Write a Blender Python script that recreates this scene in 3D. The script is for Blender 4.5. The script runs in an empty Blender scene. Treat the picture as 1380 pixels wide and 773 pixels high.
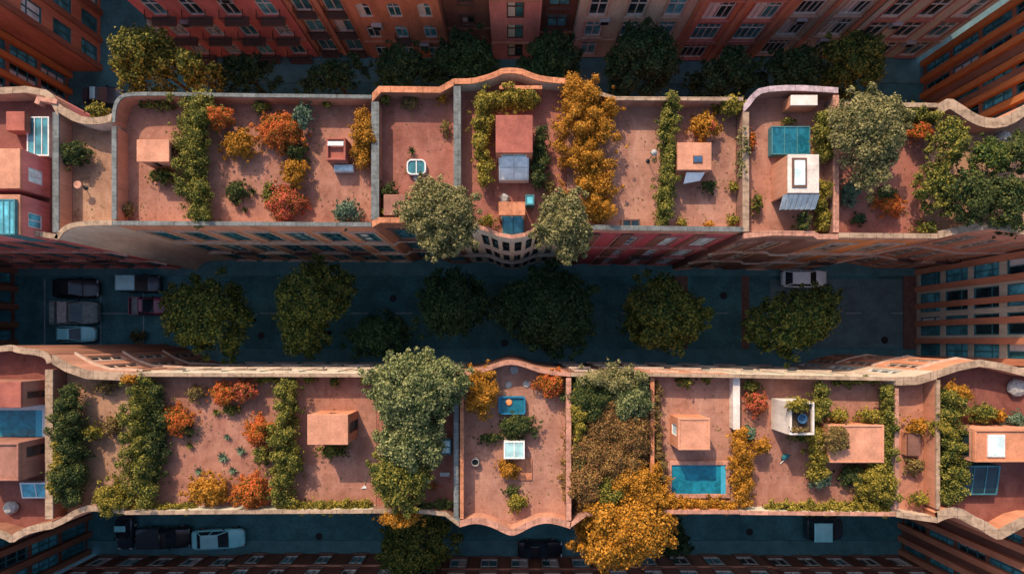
import bpy, math, random
import numpy as np
from mathutils import Vector

random.seed(7)
RNG = np.random.default_rng(11)
scene = bpy.context.scene
COL = scene.collection

# ------------------------------------------------------------------ camera geometry
HC = 52.5            # camera height above the street, metres
F = 777.0            # focal length in pixels of a 1380 wide frame
CX, CY = 690.0, 459.0
H = 16.2             # parapet top of the row houses
DZ = 15.0            # their roof decks

def at(px, py, z):
    k = (HC - z) / F
    return ((px - CX) * k, -(py - CY) * k)

def mpp(z):
    return (HC - z) / F

# ------------------------------------------------------------------ materials
MATS = {}
def _nt(name):
    m = bpy.data.materials.new(name)
    m.use_nodes = True
    nt = m.node_tree
    b = nt.nodes['Principled BSDF']
    MATS[name] = m
    return m, nt, b, nt.nodes, nt.links

def c4(c, k=1.0):
    return (c[0]*k, c[1]*k, c[2]*k, 1)

def mat(name, base, rough=0.8, var=0.35, scale=1.2, bump=0.15, metal=0.0, streak=False, spec=0.3):
    m, nt, b, N, L = _nt(name)
    geo = N.new('ShaderNodeNewGeometry')
    mp = N.new('ShaderNodeMapping')
    L.new(geo.outputs['Position'], mp.inputs['Vector'])
    if streak:
        mp.inputs['Scale'].default_value = (1, 1, 0.22)
    n1 = N.new('ShaderNodeTexNoise'); n1.inputs['Scale'].default_value = scale
    n1.inputs['Detail'].default_value = 6; n1.inputs['Roughness'].default_value = 0.65
    n2 = N.new('ShaderNodeTexNoise'); n2.inputs['Scale'].default_value = scale*9
    n2.inputs['Detail'].default_value = 4
    L.new(mp.outputs[0], n1.inputs['Vector']); L.new(mp.outputs[0], n2.inputs['Vector'])
    r = N.new('ShaderNodeValToRGB')
    r.color_ramp.elements[0].position = 0.32; r.color_ramp.elements[1].position = 0.68
    r.color_ramp.elements[0].color = c4(base, 1-var); r.color_ramp.elements[1].color = c4(base, 1+var*0.55)
    L.new(n1.outputs['Fac'], r.inputs['Fac'])
    mx = N.new('ShaderNodeMix'); mx.data_type = 'RGBA'; mx.blend_type = 'OVERLAY'
    mx.inputs['Factor'].default_value = min(0.6, var*0.9)
    L.new(r.outputs['Color'], mx.inputs['A']); L.new(n2.outputs['Fac'], mx.inputs['B'])
    L.new(mx.outputs['Result'], b.inputs['Base Color'])
    b.inputs['Roughness'].default_value = rough; b.inputs['Metallic'].default_value = metal
    b.inputs['Specular IOR Level'].default_value = spec
    if bump:
        bp = N.new('ShaderNodeBump'); bp.inputs['Strength'].default_value = bump; bp.inputs['Distance'].default_value = 0.03
        L.new(n2.outputs['Fac'], bp.inputs['Height']); L.new(bp.outputs[0], b.inputs['Normal'])
    return m

def deck_mat(name, base, tile=0.20, stain=(0.10, 0.07, 0.06)):
    m, nt, b, N, L = _nt(name)
    geo = N.new('ShaderNodeNewGeometry')
    br = N.new('ShaderNodeTexBrick'); br.offset = 0.0 if tile > 0.4 else 0.5
    br.inputs['Scale'].default_value = 1.0
    br.inputs['Brick Width'].default_value = tile; br.inputs['Row Height'].default_value = tile*0.55
    br.inputs['Mortar Size'].default_value = 0.008
    br.inputs['Color1'].default_value = c4(base, 1.05); br.inputs['Color2'].default_value = c4(base, 0.94)
    br.inputs['Mortar'].default_value = c4(base, 0.80)
    L.new(geo.outputs['Position'], br.inputs['Vector'])
    b2 = N.new('ShaderNodeTexBrick'); b2.offset = 0.37; b2.inputs['Scale'].default_value = 1.0
    b2.inputs['Brick Width'].default_value = 3.3; b2.inputs['Row Height'].default_value = 1.55; b2.inputs['Mortar Size'].default_value = 0.014
    b2.inputs['Color1'].default_value = (1.0, 1.0, 1.0, 1); b2.inputs['Color2'].default_value = (0.84, 0.82, 0.83, 1); b2.inputs['Mortar'].default_value = (0.70, 0.68, 0.68, 1)
    wp = N.new('ShaderNodeTexNoise'); wp.inputs['Scale'].default_value = 1.5; wp.inputs['Detail'].default_value = 3
    L.new(geo.outputs['Position'], wp.inputs['Vector'])
    wm = N.new('ShaderNodeVectorMath'); wm.operation = 'MULTIPLY_ADD'; wm.inputs[1].default_value = (0.10, 0.10, 0.10)
    L.new(wp.outputs['Color'], wm.inputs[0]); L.new(geo.outputs['Position'], wm.inputs[2])
    L.new(wm.outputs[0], b2.inputs['Vector'])
    mb2 = N.new('ShaderNodeMix'); mb2.data_type = 'RGBA'; mb2.blend_type = 'MULTIPLY'; mb2.inputs['Factor'].default_value = 0.8
    L.new(br.outputs['Color'], mb2.inputs['A']); L.new(b2.outputs['Color'], mb2.inputs['B'])
    n1 = N.new('ShaderNodeTexNoise'); n1.inputs['Scale'].default_value = 0.55; n1.inputs['Detail'].default_value = 9
    n1.inputs['Roughness'].default_value = 0.7; n1.inputs['Distortion'].default_value = 0.6
    L.new(geo.outputs['Position'], n1.inputs['Vector'])
    r1 = N.new('ShaderNodeValToRGB'); r1.color_ramp.elements[0].position = 0.42; r1.color_ramp.elements[1].position = 0.66
    L.new(n1.outputs['Fac'], r1.inputs['Fac'])
    mx = N.new('ShaderNodeMix'); mx.data_type = 'RGBA'; mx.blend_type = 'MULTIPLY'
    L.new(r1.outputs['Color'], mx.inputs['Factor'])
    L.new(mb2.outputs['Result'], mx.inputs['A']); mx.inputs['B'].default_value = (0.62, 0.56, 0.55, 1)
    # pale dusty worn areas
    n2 = N.new('ShaderNodeTexNoise'); n2.inputs['Scale'].default_value = 1.3; n2.inputs['Detail'].default_value = 8
    n2.inputs['Roughness'].default_value = 0.75
    mp = N.new('ShaderNodeMapping'); mp.inputs['Location'].default_value = (13, 7, 0); mp.inputs['Scale'].default_value = (1.0, 0.45, 1)
    L.new(geo.outputs['Position'], mp.inputs['Vector']); L.new(mp.outputs[0], n2.inputs['Vector'])
    r2 = N.new('ShaderNodeValToRGB'); r2.color_ramp.elements[0].position = 0.48; r2.color_ramp.elements[1].position = 0.72
    r2.color_ramp.elements[1].color = (0.55, 0.55, 0.55, 1)
    L.new(n2.outputs['Fac'], r2.inputs['Fac'])
    mx2 = N.new('ShaderNodeMix'); mx2.data_type = 'RGBA'
    L.new(r2.outputs['Color'], mx2.inputs['Factor'])
    L.new(mx.outputs['Result'], mx2.inputs['A'])
    mx2.inputs['B'].default_value = (min(1, base[0]*1.2), base[1]*1.4, base[2]*1.5, 1)
    # fine dirt
    n3 = N.new('ShaderNodeTexNoise'); n3.inputs['Scale'].default_value = 14; n3.inputs['Detail'].default_value = 5
    L.new(geo.outputs['Position'], n3.inputs['Vector'])
    r3 = N.new('ShaderNodeValToRGB'); r3.color_ramp.elements[0].position = 0.58; r3.color_ramp.elements[1].position = 0.74
    r3.color_ramp.elements[1].color = (0.6, 0.6, 0.6, 1)
    L.new(n3.outputs['Fac'], r3.inputs['Fac'])
    mx3 = N.new('ShaderNodeMix'); mx3.data_type = 'RGBA'
    L.new(r3.outputs['Color'], mx3.inputs['Factor'])
    L.new(mx2.outputs['Result'], mx3.inputs['A']); mx3.inputs['B'].default_value = c4(stain)
    # leaf litter and moss: sparse specks
    v = N.new('ShaderNodeTexVoronoi'); v.inputs['Scale'].default_value = 5.0
    L.new(geo.outputs['Position'], v.inputs['Vector'])
    lt = N.new('ShaderNodeMath'); lt.operation = 'LESS_THAN'; lt.inputs[1].default_value = 0.16
    L.new(v.outputs['Distance'], lt.inputs[0])
    r4 = N.new('ShaderNodeMath'); r4.operation = 'GREATER_THAN'; r4.inputs[1].default_value = 0.55
    L.new(n2.outputs['Fac'], r4.inputs[0])
    ml = N.new('ShaderNodeMath'); ml.operation = 'MULTIPLY'
    L.new(lt.outputs[0], ml.inputs[0]); L.new(r4.outputs[0], ml.inputs[1])
    mx4 = N.new('ShaderNodeMix'); mx4.data_type = 'RGBA'
    L.new(ml.outputs[0], mx4.inputs['Factor']); L.new(mx3.outputs['Result'], mx4.inputs['A'])
    mx4.inputs['B'].default_value = (0.13, 0.08, 0.03, 1)
    L.new(mx4.outputs['Result'], b.inputs['Base Color'])
    b.inputs['Roughness'].default_value = 0.85; b.inputs['Specular IOR Level'].default_value = 0.2
    bp = N.new('ShaderNodeBump'); bp.inputs['Strength'].default_value = 0.25; bp.inputs['Distance'].default_value = 0.02
    L.new(n3.outputs['Fac'], bp.inputs['Height']); L.new(bp.outputs[0], b.inputs['Normal'])
    return m

def leaf_mat(name, cols):
    m, nt, b, N, L = _nt(name)
    geo = N.new('ShaderNodeNewGeometry')
    n1 = N.new('ShaderNodeTexNoise'); n1.inputs['Scale'].default_value = 1.7; n1.inputs['Detail'].default_value = 4
    L.new(geo.outputs['Position'], n1.inputs['Vector'])
    ad = N.new('ShaderNodeMath'); ad.operation = 'MULTIPLY_ADD'; ad.inputs[1].default_value = 0.8; ad.inputs[2].default_value = -0.40
    L.new(geo.outputs['Random Per Island'], ad.inputs[0])
    ad2 = N.new('ShaderNodeMath'); ad2.operation = 'MULTIPLY_ADD'; ad2.inputs[1].default_value = 1.15
    L.new(n1.outputs['Fac'], ad2.inputs[0]); L.new(ad.outputs[0], ad2.inputs[2])
    r = N.new('ShaderNodeValToRGB')
    el = r.color_ramp.elements
    el[0].position = 0.2; el[1].position = 0.85
    el[0].color = c4(cols[0]); el[1].color = c4(cols[-1])
    for i, c in enumerate(cols[1:-1]):
        e = el.new(0.2 + 0.65*(i+1)/(len(cols)-1)); e.color = c4(c)
    L.new(ad2.outputs[0], r.inputs['Fac'])
    L.new(r.outputs['Color'], b.inputs['Base Color'])
    b.inputs['Roughness'].default_value = 0.7; b.inputs['Specular IOR Level'].default_value = 0.12
    tr = N.new('ShaderNodeBsdfTranslucent'); L.new(r.outputs['Color'], tr.inputs['Color'])
    ms = N.new('ShaderNodeMixShader'); ms.inputs[0].default_value = 0.22
    L.new(b.outputs[0], ms.inputs[1]); L.new(tr.outputs[0], ms.inputs[2])
    L.new(ms.outputs[0], N['Material Output'].inputs['Surface'])
    return m

def glass_mat(name, base, rough=0.07, var=0.4, scale=0.9, spec=0.6):
    m, nt, b, N, L = _nt(name)
    geo = N.new('ShaderNodeNewGeometry')
    n1 = N.new('ShaderNodeTexNoise'); n1.inputs['Scale'].default_value = scale; n1.inputs['Detail'].default_value = 2
    L.new(geo.outputs['Position'], n1.inputs['Vector'])
    r = N.new('ShaderNodeValToRGB'); r.color_ramp.elements[0].position = 0.38; r.color_ramp.elements[1].position = 0.62
    r.color_ramp.elements[0].color = c4(base, 1-var); r.color_ramp.elements[1].color = c4(base, 1+var)
    L.new(n1.outputs['Fac'], r.inputs['Fac']); L.new(r.outputs['Color'], b.inputs['Base Color'])
    b.inputs['Roughness'].default_value = rough; b.inputs['Specular IOR Level'].default_value = spec
    return m

def water_mat(name, base):
    m, nt, b, N, L = _nt(name)
    geo = N.new('ShaderNodeNewGeometry')
    n1 = N.new('ShaderNodeTexNoise'); n1.inputs['Scale'].default_value = 1.6; n1.inputs['Detail'].default_value = 5; n1.inputs['Distortion'].default_value = 1.5
    L.new(geo.outputs['Position'], n1.inputs['Vector'])
    v = N.new('ShaderNodeTexVoronoi'); v.inputs['Scale'].default_value = 2.4; v.feature = 'SMOOTH_F1'
    L.new(n1.outputs['Color'], v.inputs['Vector'])
    r = N.new('ShaderNodeValToRGB'); r.color_ramp.elements[0].position = 0.4; r.color_ramp.elements[1].position = 0.68
    r.color_ramp.elements[0].color = c4(base, 0.8); r.color_ramp.elements[1].color = c4(base, 1.5)
    L.new(n1.outputs['Fac'], r.inputs['Fac']); L.new(r.outputs['Color'], b.inputs['Base Color'])
    b.inputs['Roughness'].default_value = 0.08; b.inputs['Specular IOR Level'].default_value = 0.5
    n2 = N.new('ShaderNodeTexNoise'); n2.inputs['Scale'].default_value = 5; n2.inputs['Detail'].default_value = 3
    L.new(geo.outputs['Position'], n2.inputs['Vector'])
    bp = N.new('ShaderNodeBump'); bp.inputs['Strength'].default_value = 0.25; bp.inputs['Distance'].default_value = 0.05
    L.new(n2.outputs['Fac'], bp.inputs['Height']); L.new(bp.outputs[0], b.inputs['Normal'])
    return m

def coping_mat(name, base):
    m, nt, b, N, L = _nt(name)
    geo = N.new('ShaderNodeNewGeometry')
    br = N.new('ShaderNodeTexBrick'); br.offset = 0.0; br.inputs['Scale'].default_value = 1.0
    br.inputs['Brick Width'].default_value = 0.85; br.inputs['Row Height'].default_value = 0.85; br.inputs['Mortar Size'].default_value = 0.012
    br.inputs['Color1'].default_value = c4(base, 1.12); br.inputs['Color2'].default_value = c4(base, 0.82); br.inputs['Mortar'].default_value = c4(base, 0.38)
    L.new(geo.outputs['Position'], br.inputs['Vector'])
    n = N.new('ShaderNodeTexNoise'); n.inputs['Scale'].default_value = 2.6; n.inputs['Detail'].default_value = 8; n.inputs['Roughness'].default_value = 0.72
    L.new(geo.outputs['Position'], n.inputs['Vector'])
    r = N.new('ShaderNodeValToRGB'); r.color_ramp.elements[0].position = 0.44; r.color_ramp.elements[1].position = 0.66
    L.new(n.outputs['Fac'], r.inputs['Fac'])
    mx = N.new('ShaderNodeMix'); mx.data_type = 'RGBA'; mx.blend_type = 'MULTIPLY'
    L.new(r.outputs['Color'], mx.inputs['Factor']); L.new(br.outputs['Color'], mx.inputs['A']); mx.inputs['B'].default_value = (0.50, 0.48, 0.46, 1)
    L.new(mx.outputs['Result'], b.inputs['Base Color']); b.inputs['Roughness'].default_value = 0.88; b.inputs['Specular IOR Level'].default_value = 0.2
    bp = N.new('ShaderNodeBump'); bp.inputs['Strength'].default_value = 0.4; bp.inputs['Distance'].default_value = 0.02
    L.new(n.outputs['Fac'], bp.inputs['Height']); L.new(bp.outputs[0], b.inputs['Normal'])
    return m

# setting
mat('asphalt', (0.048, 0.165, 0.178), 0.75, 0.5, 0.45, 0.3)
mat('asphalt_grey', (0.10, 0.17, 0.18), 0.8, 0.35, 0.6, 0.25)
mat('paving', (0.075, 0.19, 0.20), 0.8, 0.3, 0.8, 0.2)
mat('paving_painted_sun', (0.40, 0.36, 0.28), 0.85, 0.3, 1.6, 0.25)  # strip of sunlight put into the colour
mat('kerb_stone', (0.10, 0.12, 0.12), 0.8, 0.3, 1.5, 0.2)
mat('brick_strip', (0.16, 0.085, 0.065), 0.85, 0.35, 2.5, 0.25)
mat('paint_white', (0.30, 0.36, 0.38), 0.7, 0.5, 3.0, 0.1)
# roofs
deck_mat('deck_terracotta', (0.42, 0.182, 0.120))
deck_mat('deck_red', (0.36, 0.130, 0.090))
deck_mat('deck_rose', (0.44, 0.21, 0.142))
deck_mat('deck_sand', (0.42, 0.225, 0.135))
deck_mat('deck_pink_tiles', (0.47, 0.20, 0.125), tile=0.75)
deck_mat('deck_maroon', (0.26, 0.085, 0.06))
# walls
W = dict(wall_red=(0.58, 0.185, 0.16), wall_pink=(0.58, 0.23, 0.21), wall_brown=(0.30, 0.13, 0.08),
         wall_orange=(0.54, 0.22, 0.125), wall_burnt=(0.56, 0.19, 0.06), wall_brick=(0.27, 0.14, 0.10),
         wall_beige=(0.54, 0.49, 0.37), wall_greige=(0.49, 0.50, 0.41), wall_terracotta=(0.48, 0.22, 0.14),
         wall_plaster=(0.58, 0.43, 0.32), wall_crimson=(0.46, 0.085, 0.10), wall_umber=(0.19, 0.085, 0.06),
         hut_pink=(0.54, 0.235, 0.14), hut_orange=(0.54, 0.21, 0.11), hut_red=(0.34, 0.10, 0.07),
         hut_white=(0.66, 0.55, 0.47), hut_brown=(0.30, 0.13, 0.09))
for k, c in W.items():
    mat(k, c, 0.88, 0.30, 0.9, 0.2, streak=True, spec=0.2)
coping_mat('coping_cream', (0.40, 0.265, 0.175))
coping_mat('coping_orange', (0.58, 0.22, 0.11))
coping_mat('coping_pink', (0.50, 0.235, 0.16))
coping_mat('coping_lilac', (0.46, 0.33, 0.34))
coping_mat('coping_grey', (0.17, 0.175, 0.165))
mat('metal_dark', (0.045, 0.075, 0.085), 0.45, 0.35, 3.0, 0.1)
mat('metal_pale', (0.45, 0.46, 0.47), 0.4, 0.25, 3.0, 0.1, metal=0.3)
mat('iron_black', (0.012, 0.014, 0.015), 0.5, 0.3, 3.0, 0.0)
mat('frame_white', (0.62, 0.62, 0.58), 0.6, 0.2, 4.0, 0.05)
mat('frame_brown', (0.14, 0.065, 0.045), 0.6, 0.3, 4.0, 0.1)
mat('frame_teal', (0.05, 0.17, 0.19), 0.5, 0.3, 4.0, 0.05)
mat('trim_stone', (0.50, 0.36, 0.27), 0.85, 0.3, 3.0, 0.2)
mat('trim_rose', (0.42, 0.17, 0.14), 0.85, 0.3, 3.0, 0.2)
mat('trim_dark', (0.16, 0.09, 0.07), 0.8, 0.3, 3.0, 0.2)
mat('stone_grey', (0.36, 0.33, 0.30), 0.9, 0.4, 4.0, 0.5)
mat('canvas_grey', (0.50, 0.50, 0.47), 0.8, 0.3, 3.0, 0.2)
mat('canvas_white', (0.78, 0.74, 0.70), 0.8, 0.15, 3.0, 0.1)
mat('bark', (0.10, 0.065, 0.04), 0.9, 0.4, 6.0, 0.4)
mat('clay_pot', (0.45, 0.19, 0.11), 0.85, 0.3, 4.0, 0.2)
mat('soil', (0.07, 0.045, 0.03), 0.95, 0.4, 6.0, 0.4)
mat('tub_blue', (0.02, 0.16, 0.27), 0.4, 0.25, 3.0, 0.05)
mat('float_orange', (0.75, 0.26, 0.09), 0.5, 0.15, 3.0, 0.05)
mat('straw', (0.45, 0.33, 0.20), 0.9, 0.3, 6.0, 0.2)
mat('cloth_teal', (0.02, 0.12, 0.13), 0.8, 0.3, 5.0, 0.2)
glass_mat('glass_teal', (0.05, 0.20, 0.23))  # reflected sky painted in as the teal base colour
glass_mat('glass_bright', (0.10, 0.38, 0.44), 0.1, 0.35, 1.5)
glass_mat('glass_dark', (0.012, 0.028, 0.032))
glass_mat('glass_pale', (0.62, 0.74, 0.72), 0.5, 0.25, 2.0)
glass_mat('glass_aqua', (0.26, 0.42, 0.42), 0.45, 0.2, 2.0)
glass_mat('glass_milky', (0.80, 0.84, 0.78), 0.6, 0.15, 2.0)
glass_mat('glass_curtain', (0.34, 0.40, 0.41), 0.15, 0.6, 3.5)
glass_mat('glass_solar', (0.035, 0.09, 0.17), 0.1, 0.2, 2.0)
water_mat('water_teal', (0.008, 0.135, 0.185))
water_mat('water_deep', (0.010, 0.10, 0.14))
mat('pool_tile', (0.05, 0.35, 0.48), 0.4, 0.2, 4.0, 0.05)
# cars
def paint(name, c, rough=0.3):
    m = mat(name, c, rough, 0.12, 2.0, 0.0, spec=0.5)
    m.node_tree.nodes['Principled BSDF'].inputs['Coat Weight'].default_value = 0.5
    return m
paint('paint_black', (0.012, 0.014, 0.02)); paint('paint_silverblue', (0.30, 0.84, 0.88)); paint('paint_maroon', (0.22, 0.02, 0.06))
paint('paint_pale', (0.80, 0.88, 0.88)); paint('paint_teal', (0.32, 0.68, 0.72)); paint('paint_slate', (0.035, 0.05, 0.065))
mat('rubber', (0.012, 0.012, 0.012), 0.8, 0.2, 5, 0.1)
mat('lamp_clear', (0.6, 0.62, 0.62), 0.2, 0.1, 4, 0.0)
mat('lamp_red', (0.3, 0.02, 0.02), 0.3, 0.1, 4, 0.0)
mat('truck_bed', (0.28, 0.36, 0.35), 0.7, 0.35, 3.0, 0.2)
glass_mat('car_glass', (0.02, 0.035, 0.045), 0.05)
# leaves
LEAF = dict(
    gold=[(0.09, 0.060, 0.010), (0.29, 0.120, 0.012), (0.47, 0.185, 0.016), (0.58, 0.26, 0.035)],
    orange=[(0.08, 0.085, 0.018), (0.36, 0.13, 0.018), (0.57, 0.145, 0.022), (0.63, 0.12, 0.04)],
    ember=[(0.06, 0.08, 0.018), (0.30, 0.11, 0.02), (0.55, 0.09, 0.04), (0.62, 0.13, 0.08)],
    lime=[(0.040, 0.045, 0.010), (0.13, 0.115, 0.018), (0.28, 0.21, 0.028), (0.42, 0.30, 0.05)],
    green=[(0.016, 0.034, 0.010), (0.060, 0.078, 0.015), (0.17, 0.155, 0.026), (0.33, 0.26, 0.05)],
    deep=[(0.010, 0.026, 0.012), (0.028, 0.050, 0.016), (0.070, 0.088, 0.022), (0.15, 0.145, 0.038)],
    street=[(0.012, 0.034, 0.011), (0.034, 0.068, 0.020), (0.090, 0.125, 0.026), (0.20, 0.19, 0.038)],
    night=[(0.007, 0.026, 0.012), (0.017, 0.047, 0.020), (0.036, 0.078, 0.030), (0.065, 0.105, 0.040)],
    olive=[(0.035, 0.046, 0.016), (0.105, 0.105, 0.036), (0.21, 0.18, 0.068), (0.37, 0.30, 0.125)],
    sage=[(0.025, 0.045, 0.015), (0.075, 0.100, 0.034), (0.17, 0.185, 0.068), (0.35, 0.33, 0.13)],
    blue=[(0.03, 0.062, 0.034), (0.07, 0.120, 0.070), (0.13, 0.185, 0.110), (0.22, 0.26, 0.16)],
    russet=[(0.05, 0.045, 0.015), (0.16, 0.085, 0.028), (0.30, 0.12, 0.05), (0.36, 0.21, 0.06)],
    dry=[(0.10, 0.060, 0.028), (0.21, 0.12, 0.05), (0.30, 0.18, 0.055), (0.20, 0.16, 0.045)],
)
for k, c in LEAF.items():
    leaf_mat('leaf_' + k, c)

# ------------------------------------------------------------------ mesh helpers
class MB:
    """collects faces with material slots, then links them as one mesh object"""
    def __init__(self):
        self.v = []; self.f = []; self.m = []; self.slots = []
    def slot(self, mname):
        if mname not in self.slots: self.slots.append(mname)
        return self.slots.index(mname)
    def face(self, pts, mname):
        i = len(self.v); self.v += [tuple(p) for p in pts]
        self.f.append(tuple(range(i, i+len(pts)))); self.m.append(self.slot(mname))
    def box(self, x0, x1, y0, y1, z0, z1, mname, top=None):
        a = len(self.v)
        self.v += [(x0,y0,z0),(x1,y0,z0),(x1,y1,z0),(x0,y1,z0),(x0,y0,z1),(x1,y0,z1),(x1,y1,z1),(x0,y1,z1)]
        s = self.slot(mname); st = self.slot(top) if top else s
        for q, k in (((0,3,2,1),s),((4,5,6,7),st),((0,1,5,4),s),((1,2,6,5),s),((2,3,7,6),s),((3,0,4,7),s)):
            self.f.append(tuple(a+i for i in q)); self.m.append(k)
    def hexa(self, p, mname):
        a = len(self.v); self.v += [tuple(q) for q in p]; s = self.slot(mname)
        for q in ((0,3,2,1),(4,5,6,7),(0,1,5,4),(1,2,6,5),(2,3,7,6),(3,0,4,7)):
            self.f.append(tuple(a+i for i in q)); self.m.append(s)
    def tube(self, pts, radii, mname, n=8, cap=True):
        s = self.slot(mname); rings = []
        for i, p in enumerate(pts):
            p = Vector(p)
            d = (Vector(pts[min(i+1, len(pts)-1)]) - Vector(pts[max(i-1, 0)]))
            d = d.normalized() if d.length > 1e-6 else Vector((0,0,1))
            u = d.orthogonal().normalized(); w = d.cross(u)
            r = radii[i] if isinstance(radii, (list, tuple)) else radii
            ring = []
            for k in range(n):
                t = 2*math.pi*k/n
                ring.append(len(self.v)); self.v.append(tuple(p + u*(math.cos(t)*r) + w*(math.sin(t)*r)))
            rings.append(ring)
        for a, b in zip(rings, rings[1:]):
            for k in range(n):
                self.f.append((a[k], a[(k+1)%n], b[(k+1)%n], b[k])); self.m.append(s)
        if cap:
            self.f.append(tuple(reversed(rings[0]))); self.m.append(s)
            self.f.append(tuple(rings[-1])); self.m.append(s)
    def lathe(self, prof, mname, n=20, c=(0,0)):
        s = self.slot(mname); rings = []
        for r, z in prof:
            ring = []
            for k in range(n):
                t = 2*math.pi*k/n
                ring.append(len(self.v)); self.v.append((c[0]+r*math.cos(t), c[1]+r*math.sin(t), z))
            rings.append(ring)
        for a, b in zip(rings, rings[1:]):
            for k in range(n):
                self.f.append((a[k], a[(k+1)%n], b[(k+1)%n], b[k])); self.m.append(s)
        self.f.append(tuple(reversed(rings[0]))); self.m.append(s)
        self.f.append(tuple(rings[-1])); self.m.append(s)
    def mesh(self, name, smooth=False):
        me = bpy.data.meshes.new(name)
        me.from_pydata(self.v, [], self.f)
        for s in self.slots: me.materials.append(MATS[s])
        me.polygons.foreach_set('material_index', self.m)
        if smooth: me.polygons.foreach_set('use_smooth', [True]*len(self.f))
        me.update()
        return me
    def build(self, name, parent=None, label=None, smooth=False, bevel=0.0):
        o = bpy.data.objects.new(name, self.mesh(name, smooth))
        COL.objects.link(o)
        if parent is not None: o.parent = parent
        if label: o['label'] = label
        if bevel:
            b = o.modifiers.new('Bevel', 'BEVEL'); b.width = bevel; b.segments = 2; b.limit_method = 'ANGLE'
        return o

def place(name, me, parent, loc, rz=0.0, scale=None):
    o = bpy.data.objects.new(name, me); COL.objects.link(o)
    o.parent = parent; o.location = loc; o.rotation_euler = (0, 0, rz)
    if scale: o.scale = scale
    return o

def tag(o, label, cat, group=None, kind=None):
    o['label'] = label; o['category'] = cat
    if group: o['group'] = group
    if kind: o['kind'] = kind
    return o

def root(name, label, cat, loc=(0,0,0), rz=0.0, group=None):
    o = bpy.data.objects.new(name, None); COL.objects.link(o)
    o.empty_display_size = 0.5
    o.location = loc; o.rotation_euler = (0, 0, rz)
    return tag(o, label, cat, group)

def world_child(mb, name, parent, **kw):
    """mesh written in world coordinates, hung under an unrotated root"""
    lx, ly, lz = root_of(parent)
    mb.v = [(x-lx, y-ly, z-lz) for x, y, z in mb.v]
    return mb.build(name, parent, **kw)

def root_of(o):
    x = y = z = 0.0
    while o is not None:
        x += o.location[0]; y += o.location[1]; z += o.location[2]; o = o.parent
    return x, y, z

def offset_chain(pts, d):
    """points moved to the left of the running direction by d (mitred)"""
    out = []
    n = len(pts)
    for i, p in enumerate(pts):
        ns = []
        if i > 0:
            a = pts[i-1]; dx, dy = p[0]-a[0], p[1]-a[1]; l = math.hypot(dx, dy); ns.append((-dy/l, dx/l))
        if i < n-1:
            a = pts[i+1]; dx, dy = a[0]-p[0], a[1]-p[1]; l = math.hypot(dx, dy); ns.append((-dy/l, dx/l))
        mx = sum(q[0] for q in ns)/len(ns); my = sum(q[1] for q in ns)/len(ns)
        l2 = mx*mx+my*my
        k = 1.0/max(l2, 0.35)
        out.append((p[0]+mx*k*d, p[1]+my*k*d))
    return out

def trim_chain(pts, a, b):
    pts = list(pts)
    def cut(p, q, d):
        l = math.hypot(q[0]-p[0], q[1]-p[1]); t = min(0.9, d/l)
        return (p[0]+(q[0]-p[0])*t, p[1]+(q[1]-p[1])*t)
    if a: pts[0] = cut(pts[0], pts[1], a)
    if b: pts[-1] = cut(pts[-1], pts[-2], b)
    return pts

def end_plane(pts, q, d):
    """ends of a street-side chain cut square to the party wall instead of to the chain"""
    for e, a, b in ((0, pts[0], pts[1]), (-1, pts[-2], pts[-1])):
        dx, dy = b[0]-a[0], b[1]-a[1]; l = math.hypot(dx, dy); ux = dx/l
        if abs(ux) < 0.35: continue
        p = pts[e]; q[e] = (p[0], p[1]+d/ux)
    return q

def sweep(mb, pts, o0, o1, z0, z1, mname, square=False):
    """a rectangular bar along a chain, o0..o1 to its left, z0..z1; z may vary per point if lists"""
    A = offset_chain(pts, o0); B = offset_chain(pts, o1)
    if square: A = end_plane(pts, A, o0); B = end_plane(pts, B, o1)
    s = mb.slot(mname); rings = []
    for i, (a, b) in enumerate(zip(A, B)):
        za = z0[i] if isinstance(z0, list) else z0; zb = z1[i] if isinstance(z1, list) else z1
        k = len(mb.v); mb.v += [(a[0],a[1],za),(b[0],b[1],za),(b[0],b[1],zb),(a[0],a[1],zb)]
        rings.append((k,k+1,k+2,k+3))
    for r, t in zip(rings, rings[1:]):
        for j in range(4):
            mb.f.append((r[j], t[j], t[(j+1)%4], r[(j+1)%4])); mb.m.append(s)
    mb.f.append(rings[0]); mb.m.append(s); mb.f.append(tuple(reversed(rings[-1]))); mb.m.append(s)

def smooth_chain(pts, it=2):
    """rounds a chain (corner cutting), ends kept"""
    for _ in range(it):
        q = [pts[0]]
        for a, b in zip(pts, pts[1:]):
            q.append((a[0]*.75+b[0]*.25, a[1]*.75+b[1]*.25)); q.append((a[0]*.25+b[0]*.75, a[1]*.25+b[1]*.75))
        q.append(pts[-1]); pts = q
    return pts

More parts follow.
